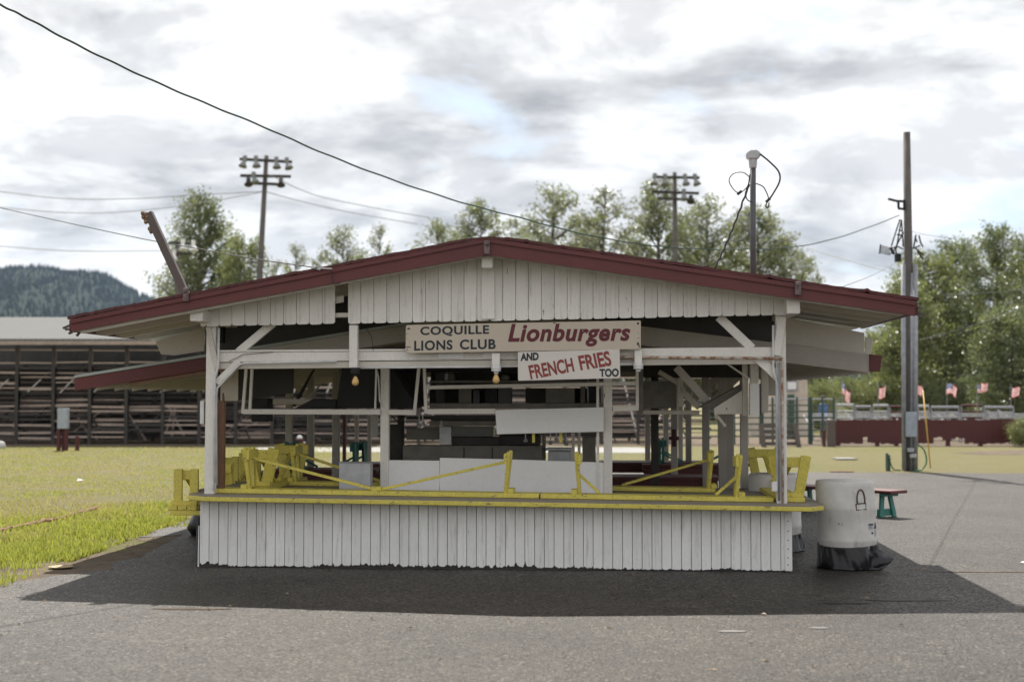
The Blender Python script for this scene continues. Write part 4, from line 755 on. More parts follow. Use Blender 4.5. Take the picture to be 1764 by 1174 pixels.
tp = [(560, 4.8, 1.9, .72, 'teal benches on maroon picnic table left of the inner left post', 'maroon picnic table carrying teal benches, left of the inner left post'),
      (1105, 4.6, 2.0, .70, None, 'maroon picnic table right of the inner right post, nearest to the counter'), (1100, 7.0, 1.9, .78, None, 'farther maroon picnic table right of the inner right post, in front of the sunlit ground'), (1195, 6.6, 1.5, .72, 'teal', 'maroon picnic table under the upturned teal benches right of the red bracket'), (700, 7.2, 2.2, .74, None, 'maroon picnic table deep in the shelter behind the kitchen cabinets')]
for u, y, lg, h, bb, lab in tp:
    p = L(u, 750, y); table(lab, (p.x, y, 0), 0, lg, .75, h, GT)
bn = 0
for u, y, h, labs in ((560, 4.8, .72, ('teal bench turned over on the left picnic table, nearer of the two', 'teal bench turned over on the left picnic table, farther of the two')), (1195, 6.6, .72, ('teal bench turned over on the right picnic table, nearer of the two', 'teal bench turned over on the right picnic table, farther of the two'))):
    for k in range(2):
        p = L(u, 750, y); bench('upturned_bench', labs[k], Vector((p.x+.06*k, y-.17+.36*k, h+.003)), R(90)*0, 1.5, .24, .40, (-.5, .45), .3, seat='maroon_paint', leg='teal_paint', splay=(.05, .12), lean=0.0, group=TB, legw=.13)
# bench on the asphalt right of the barrel
g0 = G(1470, 884); bench('park_bench', 'maroon topped bench with teal trestle legs on the sunny asphalt behind the white barrel', None, R(130), 1.9, .40, .39, (-.72, .72), 0, seat='maroon_paint', leg='teal_paint', splay=(.085, .16), lean=.03, world=Vector((4.93, 21.15, .008)), upright=True)
# galvanised box on the counter
bp = on_counter(611, 842, .85); bx = sthing('metal_box', 'small galvanised sheet metal box standing on the counter left of inner post', 'box', bp)
a, c = L(584, 797.5, .85), L(638, 842, .85); mb = MB(); mb.box(a.x-bp.x, c.x-bp.x, 0, .16, 0, a.z-bp.z); mb.build('body', 'galvanised', bx, bevel=.004)
mb = MB(); mb.box(a.x-bp.x-.006, c.x-bp.x+.006, -.006, .166, a.z-bp.z+.001, a.z-bp.z+.012); mb.build('lid', 'galvanised', bx, bevel=.003)
# ------------------------------------------------------------------ BARRELS
def barrel(label, base, tilt, rad, h, mark, flap, seed, bagh):
    t = thing('trash_barrel', label, 'barrel', base, 0, 'white plastic barrels at the right side of the stand'); rnd = random.Random(seed)
    prof = [(0, h), (rad*.90, h), (rad*.955, h-.006), (rad*.985, h-.022), (rad, h-.06), (rad, h*.72), (rad*1.012, h*.70), (rad*1.012, h*.67), (rad, h*.65), (rad*1.005, h*.36), (rad*1.02, h*.34), (rad*1.02, h*.31), (rad, h*.29), (rad*.99, .06), (rad*.94, .01), (0, .01)]
    mb = MB(); mb.lathe(prof[::-1], n=56); o = mb.build('drum', 'drum_plastic', t, smooth=True); drum = o
    T = Matrix.Shear('XY', 4, (0, 0)) if False else Matrix.Identity(4); T[0][2] = tilt
    o.data.transform(T)
    mb = MB(); n, m = 110, 18; vs = []
    for j in range(m+1):
        tz = j/m
        for i in range(n):
            a = 2*math.pi*i/n; z = bagh*tz*(1+.10*math.sin(a+.6)); fold = .018*nz(math.cos(a)*3+z*2, math.sin(a)*3, z*5+seed)+.012*nz(math.cos(a)*9+z*7, math.sin(a)*9, z*3)+.010*(1-tz)
            r_ = rad*1.035+.012*(1-tz)+fold
            if flap:
                da = math.atan2(math.sin(a-flap[0]), math.cos(a-flap[0])); r_ += flap[1]*max(0, 1-abs(da)/.30)*max(0, 1-abs(tz-.45)/.52)
            vs.append((r_*math.cos(a)+tilt*z, r_*math.sin(a), max(.012, z*(1-.0))))
    fs = [(j*n+i, j*n+(i+1) % n, (j+1)*n+(i+1) % n, (j+1)*n+i) for j in range(m) for i in range(n)]; mb.add(vs, fs)
    b_ = mb.build('bag', 'bag_plastic', t, smooth=True, recalc=False); sol = b_.modifiers.new('solid', 'SOLIDIFY'); sol.thickness = .003
    if mark:
        def on(a, z, d=.003): return (rad*1.0+d)*math.cos(a)+tilt*z, (rad+d)*math.sin(a), z
        mb = MB(); a0 = R(-72); pts = [on(a0+.15*math.cos(t_)*1.0, .70+.075*math.sin(t_)*1.35) for t_ in [k*math.pi/10 for k in range(-1, 12)]]; mb.tube(pts, .008, 6)
        q = [on(a0-.19, .66), on(a0+.19, .665), on(a0+.19, .605), on(a0-.19, .60), on(a0-.19, .66)]; mb.tube(q, .007, 6); mb.build('stain_mark', 'stain_brown', drum, smooth=True)
        def patch(a1, a2, z1, z2, mat, tri=False, d=.004):
            k = 6; z1 += .13; z2 += .13; mb = MB(); vs = []
            for i in range(k+1):
                a = lerp(a1, a2, i/k); zt = lerp(z1, z2, (1-abs(2*i/k-1))) if tri else z2; vs += [on(a, z1, d), on(a, zt+.0005, d)]
            mb.add(vs, [(2*i, 2*i+2, 2*i+3, 2*i+1) for i in range(k)]); mb.build('warning_label', mat, drum, recalc=False)
        patch(R(-57), R(-41), .27, .335, 'label_grey'); patch(R(-56.5), R(-43), .312, .328, 'label_dark', d=.006)
        patch(R(-56), R(-47), .296, .300, 'label_dark', d=.006); patch(R(-56), R(-49), .285, .288, 'label_dark', d=.006); patch(R(-40), R(-24), .275, .345, 'label_dark', True); patch(R(-50), R(-44), .225, .245, 'label_dark'); patch(R(-38), R(-27), .20, .262, 'label_grey')
        mb = MB()
        for az, z, s_ in ((-66, .17, .014), (-66, .19, .010), (-98, .22, .008), (-118, .46, .012), (-112, .455, .010)): mb.lathe([(0, s_), (s_*.6, s_*.5), (s_*.7, 0), (s_*.5, -s_*.7), (0, -s_)], on(R(az), z, -.004), 8)
        mb.build('grime_spot', 'stain_brown', drum)
    return t
gb = G(1475, 984); barrel('white barrel with rusty arch mark and black bag skirt in front of the counter end', Vector((gb.x, gb.y+.30, .008)), -.045, .292, .88, True, None, 4, .25)
gb2 = G(1343, 952); barrel('white barrel half hidden behind the right corner of the stand', Vector((gb2.x, gb2.y+.25, .008)), -.01, .29, .86, False, None, 9, .20)
fl = [c for c in scene.objects if c.name == 'trash_barrel'][0]; yb = gb.y+.12; Pf = lambda u, v, dy=0.0: P(u, v, yb+dy)-fl.location
T0, T1, B0, B1 = Pf(1500, 936, .02), Pf(1541, 962, -.04), Pf(1490, 985, -.10), Pf(1521, 981, -.14)
mb = MB(); nn = 10; vs = []
for i in range(nn+1):
    for j in range(nn+1):
        a_, b_ = i/nn, j/nn; p = T0.lerp(B0, b_).lerp(T1.lerp(B1, b_), a_); p = p+Vector((0, -.06*math.sin(math.pi*a_)*math.sin(math.pi*min(1, b_*1.2))+.015*nz(i*.6, j*.6, 2), .008*nz(i*.7, j*.5)))
        p.z = max(p.z, .006); vs.append(p)
mb.add(vs, [(i*(nn+1)+j, (i+1)*(nn+1)+j, (i+1)*(nn+1)+j+1, i*(nn+1)+j+1) for i in range(nn) for j in range(nn)]); mb.build('bag_flap', 'bag_plastic', fl, smooth=True, recalc=False)
# boards leaning at the left side, black bag below the left bench
lo = L(337, 977, .0); t = sthing('leaning_boards', 'thin grey sheets leaning against the left end of the siding', 'boards', (XL-.05, .04, 0))
mb = MB(); mb.prism([L(335.0, 977, .06), L(338.5, 977, .06), L(341.5, 890, .06), L(339.5, 890, .06)], (0, .9, 0)); mb.build('sheet', 'grey_wall', t, origin=(XL-.05, .04, 0))
mb = MB(); mb.prism([L(340, 976, .03), L(342.8, 976, .03), L(343.2, 905, .03), L(341.8, 905, .03)], (0, .6, 0)); mb.build('sheet', 'white_siding', t, origin=(XL-.05, .04, 0))
gk = G(330, 925); mb = MB(); pr = [(.02, 0), (.17, .0), (.20, .1), (.16, .25), (.10, .38), (.03, .45), (0, .46)]; mb.lathe(pr, (0, 0, 0), 28)
mb.v = [(x*(1+.25*nz(x*6, y*6, z*6)), y*(1+.25*nz(y*6, x*6, z*6)), z) for x, y, z in mb.v]; o = mb.build('garbage_bag', 'bag_plastic', smooth=True); o.location = (gk.x+.12, gk.y+.2, .008); tag(o, 'black plastic bag on the ground under the left bench', 'bag')
# leaning timber on the roof
pa, pb = L(254, 366, .25), L(318, 506, .25); t = sthing('leaning_timber', 'weathered broken timber leaning out of the left roof slope', 'timber', pb)
mb = MB(); d = (pa-pb); n = 12; vs = []
for i in range(n+1):
    p = pb.lerp(pa, i/n); k = .040; j = .008*nz(i*1.7, 3)
    q = Vector((-d.z, 0, d.x)).normalized()
    vs += [p-q*(k+j), p+q*(k-j*.5), p+q*(k-j*.5)+Vector((0, .08, 0)), p-q*(k+j)+Vector((0, .08, 0))]
fs = [(4*i+a, 4*i+(a+1) % 4, 4*i+4+(a+1) % 4, 4*i+4+a) for i in range(n) for a in range(4)]+[(3, 2, 1, 0), (4*n, 4*n+1, 4*n+2, 4*n+3)]
mb.add(vs, fs); mb.build('timber', 'weathered_timber', t, origin=pb)
mb = MB(); rnd = random.Random(4)
for i in range(16):
    p = pa.lerp(pb, rnd.random()**2*.28); mb.lathe([(0, .02), (.018, .008), (.022, -.01), (.012, -.03), (0, -.034)], (p.x-.04+rnd.uniform(-.02, .03), p.y+rnd.uniform(-.01, .05), p.z+rnd.uniform(-.03, .01)), 7)
mb.build('moss', 'leaf_litter', t, origin=pb)
# ------------------------------------------------------------------ service mast, cables
ym = 2.3; mbase = L(1297, 480, ym); t = sthing('service_mast', 'grey service mast with looping black cables rising through the right roof slope', 'electrical mast', mbase)
mb = MB(); a = L(1297, 276, ym); mb.tube([mbase-Vector((0, 0, .35)), a], .034, 14); mb.build('mast_pipe', 'pipe_dark', t, origin=mbase, smooth=True)
mb = MB(); mb.tube([L(1297, 290, ym), L(1297, 268, ym)], [.043, .052], 14); mb.prism([L(*p, ym-.06) for p in ((1287, 270), (1286, 263), (1293, 258), (1303, 257.5), (1310, 262), (1310.5, 268), (1305, 273), (1290, 273))], (0, .13, 0)); mb.build('weatherhead', 'galvanised', t, origin=mbase, bevel=.008)
for pts, rp in ((((1309, 265), (1325, 278), (1341, 295), (1343, 312), (1332, 333), (1323, 346)), 1.5), (((1302, 316), (1315, 322), (1323, 338), (1323, 346), (1319, 354), (1323, 358), (1325, 348)), 1.0), (((1291, 305), (1280, 297), (1264, 299), (1256, 310), (1262, 324), (1273, 332), (1287, 322), (1291, 306)), .9), (((1292, 300), (1289, 322), (1285, 338), (1290, 346), (1296, 347)), 1.1)):
    mb = MB(); mb.tube(curve_pts([L(a, b_, ym-.08) for a, b_ in pts]), rp*S(ym), 7); mb.build('cable_loop', 'black_cable', t, origin=mbase, smooth=True)
mb = MB()
for u, v in ((1274, 332), (1323, 345)): p = L(u, v, ym-.09); mb.bar(p-Vector((.025, 0, .02)), p+Vector((.025, 0, .02)), .03, .03)
mb.build('cable_clamp', 'black_cable', t, origin=mbase)
mb = MB(); A, B = L(1290, 318, ym-.06), L(1231, 462, 1.9); pts = [A.lerp(B, i/40)+Vector((.006*math.cos(i*1.3), 0, -.05*math.sin(math.pi*i/40))) for i in range(41)]; mb.tube(pts, .012, 6); mb.build('guy_cable', 'black_cable', t, origin=mbase, smooth=True)
def plan_wire(name, label, ends, pix, r, mat, n=70, twist=0.0, cat='cable'):
    """ends: ((u,v,D) first, (u,v,D) last); pix: pixel rows of the wire, the wire hangs in one vertical plane"""
    A, B = P(*ends[0]), P(*ends[1]); d = Vector((B.x-A.x, B.y-A.y, 0)); nrm = Vector((-d.y, d.x, 0)); pts = []
    cp_ = curve_pts([Vector((u, v, 0)) for u, v in pix], 10)
    for q in cp_:
        rr = ray(q.x, q.y); tt = (A-Cc).dot(nrm)/rr.dot(nrm); pts.append(Cc+rr*tt)
    if twist: pts = [p+Vector((0, 0, twist*math.sin(i*.9)*(1 if 0 < i < len(pts)-1 else 0))) for i, p in enumerate(pts)]
    mb = MB(); mb.tube(pts, r, 6); o = mb.build(name, mat, origin=pts[0], smooth=True); o.location = pts[0]; return tag(o, label, cat)
plan_wire('overhead_cable', 'thick dark green cable sweeping from the top left corner to the right pole', ((0, 8, 14.0), (1549, 371, 33.6)), [(-60, -25), (0, 8), (50, 33), (130, 76), (230, 124), (340, 172), (450, 217), (560, 265), (680, 311), (800, 350), (900, 376), (1000, 402), (1100, 420), (1160, 426), (1260, 430), (1375, 424), (1460, 404), (1549, 371)], .0115, 'cable', twist=.004)
plan_wire('overhead_wire', 'thin dark wire running from the left edge down to the red roof edge', ((-40, 350, 24), (545, 461, 13.95)), [(-40, 350), (0, 358), (150, 391), (260, 414), (340, 428), (440, 446), (545, 461)], .006, 'black_cable')
p = L(548, 462, YF-.03); t = sthing('wire_bracket', 'small wire bracket with dangling black lead on the left roof edge', 'bracket', p); mb = MB(); mb.tube([p, L(572, 463, YF-.05)], .007, 6); mb.bar(L(540, 460, YF-.03), L(552, 464, YF-.03), .02, .02); mb.build('bracket_arm', 'galvanised', t, origin=p); mb = MB(); mb.tube(curve_pts([L(571, 463, YF-.045), L(572, 478, YF-.045), L(576, 488, YF-.04), L(586, 487, YF-.03)]), .006, 6); mb.build('lead', 'black_cable', t, origin=p)
FW = []
for lab, D0, D1, pix in (('faint upper power line left of the floodlight pole', 80, 80, [(-60, 325), (0, 330), (110, 342), (230, 342), (330, 336), (452, 330)]), ('faint middle power line left of the leaning timber', 82, 82, [(-60, 350), (0, 357), (110, 366), (210, 365), (330, 352), (450, 331)]), ('faint low power line above the left hill', 84, 84, [(-60, 420), (0, 424), (120, 432), (260, 432), (310, 430)]),
                        ('faint power line from the left floodlight pole sloping right', 80, 84, [(458, 330), (520, 347), (600, 365), (720, 386)]), ('second faint power line sloping right from the left floodlight pole', 80, 84, [(462, 300), (540, 335), (640, 357), (740, 375)]),
                        ('faint power line above the right roof slope', 80, 70, [(1390, 427), (1450, 445), (1545, 472)]), ('thin service wire from the right pole rising to the right edge', 33.7, 36, [(1570, 398), (1600, 405), (1680, 415), (1764, 418), (1820, 419)]), ('pale wire crossing the dark right trees low down', 33.7, 26, [(1585, 585), (1650, 568), (1720, 545), (1764, 527), (1820, 505)]),
                        ('pale wire crossing the right trees just above the roof edge height', 34, 34, [(1620, 508), (1700, 504), (1764, 498), (1820, 492)]), ('thin wire from the right pole down to the right roof slope', 33.6, 17, [(1548, 450), (1500, 475), (1450, 494)])):
    plan_wire('power_line', lab, ((pix[0][0], pix[0][1], D0), (pix[-1][0], pix[-1][1], D1)), pix, .022 if D0 > 60 else .005, 'wire_grey')
# ------------------------------------------------------------------ UTILITY POLE (right)
DP = 33.7; ub = P(1566, 811, DP); ub.z = 0
t = thing('utility_pole', 'tall wooden utility pole with grey conduits and meter box at the edge of the asphalt', 'utility pole', ub)
def wtube(name, pts, r, mat, t, org, n=12, sm=True): mb = MB(); mb.tube(pts, r, n); return mb.build(name, mat, t, origin=org, smooth=sm)
def px(u, v, D): return P(u, v, D)
wtube('pole', [px(1566.5, 811, DP)*1.0, px(1566, 560, DP), px(1562, 228, DP)], [.125, .115, .085], 'pole_wood', t, ub)
for u0, u1, v0, r_ in ((1557.5, 1556, 455, .055), (1577, 1577, 455, .058), (1570, 1571, 470, .03)): wtube('conduit', [px(u0, 810, DP-.12), px(u1, v0, DP-.12)], r_, 'grey_pipe', t, ub)
a, c = px(1561.5, 709, DP-.3), px(1577.5, 752, DP-.3); mb = MB(); mb.box(a.x, c.x, DP-.42, DP-.2, c.z, a.z); mb.build('meter_box', 'meter_grey', t, origin=ub, bevel=.01)
a, c = px(1563, 771, DP-.2), px(1573, 778, DP-.2); mb = MB(); mb.box(a.x, c.x, DP-.3, DP-.15, c.z, a.z); mb.build('outlet_box', 'galvanised', t, origin=ub, bevel=.01)
a, c = px(1567, 781, DP-.2), px(1578, 788, DP-.2); mb = MB(); mb.box(a.x, c.x, DP-.28, DP-.18, c.z, a.z); mb.build('outlet_box', 'galvanised', t, origin=ub, bevel=.01)
mb = MB()
for A, B in (((1530, 342.5), (1546, 346.5)), ((1546, 346), (1557, 347)), ((1547.5, 346), (1548, 359)), ((1547, 359), (1557, 360)), ((1557.5, 344), (1558, 362))): mb.bar(px(*A, DP-.1), px(*B, DP-.1), .05, .05)
mb.build('lamp_bracket', 'black_metal', t, origin=ub)
mb = MB(); rnd = random.Random(6)
for k in range(5): mb.bar(px(1517, 423+k*3, DP-.3), px(1533, 427+k*3, DP-.3), .02, .02)
mb.bar(px(1517, 421, DP-.3), px(1515, 437, DP-.3), .03, .03); mb.bar(px(1533, 425, DP-.3), px(1540, 437, DP-.2), .05, .05)
for a_, b_ in (((1550, 378), (1535, 425)), ((1553, 378), (1544, 428)), ((1556, 400), (1541, 430)), ((1548, 396), (1555, 398)), ((1545, 404), (1555, 405)), ((1536, 428), (1545, 424)), ((1545, 424), (1556, 429)), ((1534, 437), (1543, 428)), ((1543, 430), (1546, 448)), ((1553, 378), (1556, 425))): mb.tube([px(*a_, DP-.25), px(*b_, DP-.25)], .018, 5)
mb.build('insulator_rack', 'black_cable', t, origin=ub)
a, c = px(1542.5, 437, DP-.3), px(1551, 451, DP-.3); mb = MB(); mb.box(a.x, c.x, DP-.4, DP-.2, c.z, a.z); mb.build('junction_box', 'black_metal', t, origin=ub, bevel=.01)
mb = MB()
for a_, b_ in (((1572, 428), (1585, 423)), ((1576, 408), (1580, 417)), ((1583, 405), (1586, 418)), ((1574, 425), (1592, 440)), ((1578, 404), (1574, 425)), ((1580, 432), (1590, 446)), ((1586, 418), (1590, 425))): mb.tube([px(*a_, DP-.2), px(*b_, DP-.2)], .02, 5)
mb.build('wire_drop', 'black_cable', t, origin=ub)
mb = MB(); mb.tube(curve_pts([px(1581, 765, DP-.15), px(1592, 775, DP-.2), px(1596, 795, DP-.2), px(1588, 808, DP-.2), G(1575, 812)+Vector((0, 0, .02))]), .018, 6); o = mb.build('garden_hose', 'hose_green', origin=px(1581, 811, DP-.15), smooth=True); o.location = px(1581, 811, DP-.15); tag(o, 'green hose looping from the utility pole to the ground', 'hose')
A, B = px(1590, 672, DP+2), G(1603, 806, 0.0); mb = MB(); mb.tube([B, A], .017, 8); o = mb.build('wire_guard', 'yellow_guard', origin=B, smooth=True); o.location = B; tag(o, 'thin yellow guy wire guard slanting beside the utility pole', 'wire guard')
g = G(1530, 811); t = thing('water_spigot', 'short dark green standpipe with a tap left of the utility pole', 'tap', (g.x, g.y, 0)); mb = MB(); mb.box(-.05, .0, -.04, .04, 0, .42); mb.build('stake', 'green_pipe', t); mb = MB(); mb.tube([(.03, 0, 0), (.03, 0, .38)], .025, 8); mb.tube([(.03, 0, .33), (.03, -.09, .30)], .02, 6); mb.build('tap', 'green_pipe', t); mb = MB(); mb.tube(curve_pts([Vector((.04, 0, .25)), Vector((.09, 0, .1)), Vector((.16, 0, .03)), Vector((.3, .02, .02))]), .015, 6); mb.build('hose', 'hose_green', t)
# ------------------------------------------------------------------ FLOODLIGHT POLES
def flood(label, D, top, bot, rp, arms, lamps, mat='dark_frame'):
    base = P(bot[0], 760, D); base.z = 0; t = thing('floodlight_pole', label, 'floodlight', base)
    tp_ = P(*top, D); b0 = P(bot[0]-(top[0]-bot[0])*0.6, 740, D); b0 = Vector((P(bot[0], bot[1], D).x, D, 0)); wtube('pole', [b0, P(*bot, D), tp_], [.22, .18, .13], 'pole_wood', t, base)
    ca = []
    for a_, b_ in arms: mb = MB(); mb.bar(P(*a_, D-.3), P(*b_, D-.3), .14, .16); ca.append(mb.build('crossarm', mat, t, origin=base))
    for u, v, dx, s_ in lamps:
        p = P(u, v, D-.35); k = D/FPX; mb = MB(); q = P(u+dx, v+14*s_, D-.5)
        mb.tube([p+Vector((0, 0, .16)), p-Vector((0, 0, .18))], .13, 8); mb.tube([p-Vector((0, 0, .17)), p.lerp(q, .45), p.lerp(q, .75), q], [.07, .10, .20, .25], 12); mb.build('lamp', ('paper' if D > 88 else 'lamp_grey') if s_ > .9 else mat, ca[min(range(len(ca)), key=lambda i: abs(arms[i][0][1]-v))], origin=base)
    return t
flood('tall floodlight pole with lamps behind the left half of the roof', 82, (459, 268), (447, 480), 7, [((413, 274), (503, 279)), ((414, 302.5), (501, 304)), ((424, 315), (490, 318))], [(422, 273, -4, 1), (441, 273, 1, 1), (476, 275, 1, 1), (494, 276, 4, 1), (437, 301, 3, 1), (428, 311, 0, .5), (484, 312, 0, .5)])
flood('tall floodlight pole with lamps behind the right half of the roof', 86, (1162, 297), (1163, 452), 7, [((1124, 305), (1205, 306)), ((1123, 330), (1204, 333)), ((1133, 342), (1196, 344))], [(1128, 303, -2, 1), (1146, 304, 0, 1), (1180, 304, 2, 1), (1197, 304, 4, 1), (1178, 330, 1, 1), (1190, 341, 0, .5)])
flood('shorter floodlight pole with bright white lamps beside the leaning timber', 90, (305, 414), (306, 500), 5, [((290, 418), (335, 420)), ((288, 436), (330, 437))], [(315, 416, 1, 1), (333, 418, 2, 1), (300, 434, 0, 1)])
# ------------------------------------------------------------------ GRANDSTAND
DG = 53.0
gs = thing('grandstand', 'long weathered grandstand with white metal roof behind the left of the field', 'grandstand', (-8, DG, 0)); go = (-8, DG, 0)
def gpart(name, mb, mat, **kw): return mb.build(name, mat, gs, origin=go, **kw)
x0, x1, xr = P(-160, 700, DG).x, P(1170, 700, DG).x, P(640, 700, DG).x
e = P(0, 584, DG); rd = P(0, 546, 60.5)
mb = MB(); mb.prism([(x0, DG-.4, e.z), (x0, 60.5, rd.z), (x0, 60.5, rd.z-.08), (x0, DG-.4, e.z-.08)], (xr-x0, 0, 0)); gpart('roof', mb, 'corrugated_white')
mb = MB(); mb.box(x0, xr, DG-.42, DG-.38, e.z-.22, e.z-.082); gpart('eave_board', mb, 'bleacher_wood')
mb = MB(); mb.box(x0, xr, 61.8, 62, 0, rd.z-.1); gpart('back_wall', mb, 'grey_wall')
mb = MB(); mb.box(xr+.001, x1, 61.8, 62, 0, 2.2); gpart('back_wall', mb, 'dark_frame')
rnd = random.Random(12)
for i in range(13):
    y = DG+.9+.62*i; z = .45+.21*i
    xe2 = x1 if z < 2.4 else xr
    mb = MB(); xa = x0
    while xa < xe2: 
        ln = rnd.uniform(3.0, 4.6); dz = rnd.uniform(-.02, .02); mb.box(xa, min(xa+ln-.02, xe2), y, y+.26, z+dz, z+.05+dz); xa += ln
    gpart('seat_row', mb, 'bleacher_dark')
    mb = MB(); mb.box(x0, xe2, y+.30, y+.34, z-.16, z-.02); gpart('riser_board', mb, 'dark_frame')
xs = x0; k = 0
while xs < x1:
    top = e.z-.25 if xs < xr else 2.4
    mb = MB(); mb.box(xs-.06, xs+.06, DG-.06, DG-.005, 0, top); mb.bar((xs, DG+.2, .25), (xs, DG+9, .25+2.9), .06, .16); mb.bar((xs+.02, DG+.15, 1.1), (xs+.55, DG+.15, .1), .05, .05)
    if k % 2 == 0: mb.bar((xs, DG+4, 0), (xs, DG+4, 1.8), .1, .1); mb.bar((xs, DG+.3, .2), (xs+1.3, DG+.3, 1.2), .05, .05)
    gpart('frame_post', mb, 'dark_frame'); xs += 1.36; k += 1
xs = x0; k = 0
while xs < x1:
    lt, dk = MB(), MB()
    for v in (603, 624, 633, 641, 650, 659, 668, 677, 688, 699, 707, 716, 724, 731, 738, 745, 753):
        if v < 645 and xs > xr: continue
        if v > 626 and rnd.random() < .12: continue
        p = P(0, v+rnd.uniform(-1.2, 1.2), DG); th = rnd.choice((.04, .06, .08, .10)) if v > 626 else .05
        q = dk if (v in (633, 677, 716, 738) or rnd.random() < .25) else lt; sl_ = rnd.uniform(-.025, .025); y_ = DG+.02 if rnd.random() < .6 else DG+.25
        q.bar((xs, y_, p.z), (xs+1.36, y_, p.z+sl_), .04, th)
    for q_, xo in ((lt, 0.0), (dk, 0.0)):
        zs = [v[2] for v in q_.v]
        if zs: q_.box(xs+xo-.03, xs+xo+.03, DG-.0, DG+.27, min(zs), max(zs))
    gpart('rail_panel', lt, 'bleacher_wood'); gpart('wire_panel', dk, 'dark_frame'); xs += 1.36
mb = MB()
for i in range(26):
    u = rnd.uniform(-20, 1120); p = P(u, 735, DG+1.5); mb = MB(); mb.bar((p.x, DG+.6, rnd.uniform(.1, .5)), (p.x+rnd.uniform(-1.2, 1.2), DG+.6+rnd.uniform(0, 1.2), rnd.uniform(.5, 1.5)), .09, .05); gpart('loose_lumber', mb, 'bleacher_wood')
# box on red legs, red stub post, stone and field things
gq = G(108, 776); t = thing('meter_pedestal', 'grey meter box on red wooden legs in front of the grandstand', 'meter box', (gq.x, gq.y, 0)); k = gq.y/FPX
mb = MB(); mb.box(-8*k, 9*k, -.12, .12, 38*k, 73*k); mb.build('box', 'meter_grey', t, bevel=.01)
for dx in (-7, -1, 6): mb = MB(); mb.box(dx*k-.05, dx*k+.05, -.06 if dx != -1 else .1, .06 if dx != -1 else .2, 0, 38*k); mb.build('leg', 'barn_red', t)
gq = G(133, 776); mb = MB(); mb.box(-.055, .055, -.055, .055, 0, 24*k); mb.prism([(-.055, -.055, 24*k+.0005), (.055, -.055, 24*k+.0005), (0, -.055, 24*k+.06)], (0, .11, 0)); o = mb.build('stub_post', 'barn_red', bevel=.01); o.location = (gq.x, gq.y, 0); tag(o, 'short red wooden stub post right of the grey meter box', 'post')
gq = G(2, 772); mb = MB(); mb.lathe([(0, 0), (.12, .0), (.15, .07), (.12, .2), (.06, .27), (0, .28)], n=14); mb.v = [(x*(1+.3*nz(x*5, y*5, z*5)), y, z*(1+.2*nz(z*5, x*4))) for x, y, z in mb.v]; o = mb.build('boulder', 'stone', smooth=True); o.location = (gq.x, gq.y, 0); tag(o, 'pale rounded stone at the far left edge of the field', 'stone')
gq = G(516, 785); t = thing('fire_hydrant', 'red hydrant with white cap seen through the left opening of the stand', 'hydrant', (gq.x, gq.y, 0)); mb = MB(); mb.lathe([(.14, 0), (.14, .06), (.09, .07), (.09, .45), (.12, .47), (.1, .52), (0, .52)], n=16); mb.tube([(-.17, 0, .36), (.17, 0, .36)], .05, 10); mb.build('body', 'barn_red', t); mb = MB(); mb.lathe([(.08, .521), (.08, .56), (.05, .60), (0, .61)], n=16); mb.build('cap', 'socket_white', t)
gq = G(138, 829); mb = MB(); mb.prism([(-.05, -.06, .002), (.05, -.06, .012), (.05, .06, .006), (-.05, .06, .03)], (0, 0, .004)); o = mb.build('paper_scrap', 'paper'); o.location = (gq.x, gq.y, .02); tag(o, 'white paper scrap lying out in the left field', 'litter')
gq = G(105, 979); mb = MB(); mb.lathe([(0, .0), (.10, .0), (.12, .008), (.125, .014), (.115, .012), (.095, .006), (0, .006)], n=28); o = mb.build('paper_plate', 'plate_tan', smooth=True); o.location = (gq.x, gq.y, .012); tag(o, 'round tan plate lying on the dirt verge', 'plate')
ep = curve_pts([Vector((p.x, p.y, .02)) for p in (G(-40, 925), G(0, 917), G(60, 904), G(110, 893), G(165, 878))], 14)
mb = MB(); mb.tube([p+Vector((.05*nz(i*.9), .07*nz(i*.8, 4), .02*nz(i*.7, 2))) for i, p in enumerate(ep)], [.028+.03*abs(nz(i*1.3, 9)) for i in range(len(ep))], 7); o = mb.build('edging_strip', 'rust', origin=G(60, 905), smooth=True); o.location = G(60, 905); tag(o, 'rust coloured edging strip curving through the left grass', 'edging')
gq = G(1455, 791); mb = MB(); mb.prism([(-.28, -.4, .012), (.28, -.4, .012), (.25, .4, .012), (-.25, .4, .012)], (0, 0, .03)); o = mb.build('ground_slab', 'concrete', bevel=.005); o.location = (gq.x, gq.y, 0); tag(o, 'small pale slab lying in the grass left of the utility pole', 'slab')
gq = G(1450, 813); mb = MB(); mb.prism([(-.28, -.03, .010), (.28, -.04, .010), (.25, .16, .010), (-.26, .14, .010)], (0, 0, .012)); o = mb.build('orange_mat', 'rust'); o.location = (gq.x, gq.y, 0); tag(o, 'flat orange red mat at the far edge of the asphalt', 'mat')
# ------------------------------------------------------------------ RIGHT BACKGROUND
DF = 51.0
fo = Vector((P(1600, 765, DF).x, DF, 0)); t = thing('board_fence', 'dark red board fence with ragged foot behind the utility pole', 'fence', fo)
ua, ue = 1441, 1800; xa, xb = P(ua, 740, DF).x, P(ue, 740, DF).x; ztp = P(1600, 722, DF).z
mb = MB(); x = xa; rnd = random.Random(21)
while x < xb:
    zb = .06+.10*max(0, nz(x*.9, 4))+rnd.uniform(0, .05)
    if abs(x-P(1635, 740, DF).x) < .5 or rnd.random() < .05: zb += rnd.uniform(.05, .25)
    dy = rnd.uniform(0, .008); mb.prism([(x+.001, DF+dy, zb), (x+.157, DF+dy, zb+rnd.uniform(-.03, .03)), (x+.157, DF+dy, ztp+rnd.uniform(-.02, .02)), (x+.001, DF+dy, ztp+rnd.uniform(-.02, .02))], (0, .025, 0)); x += .158
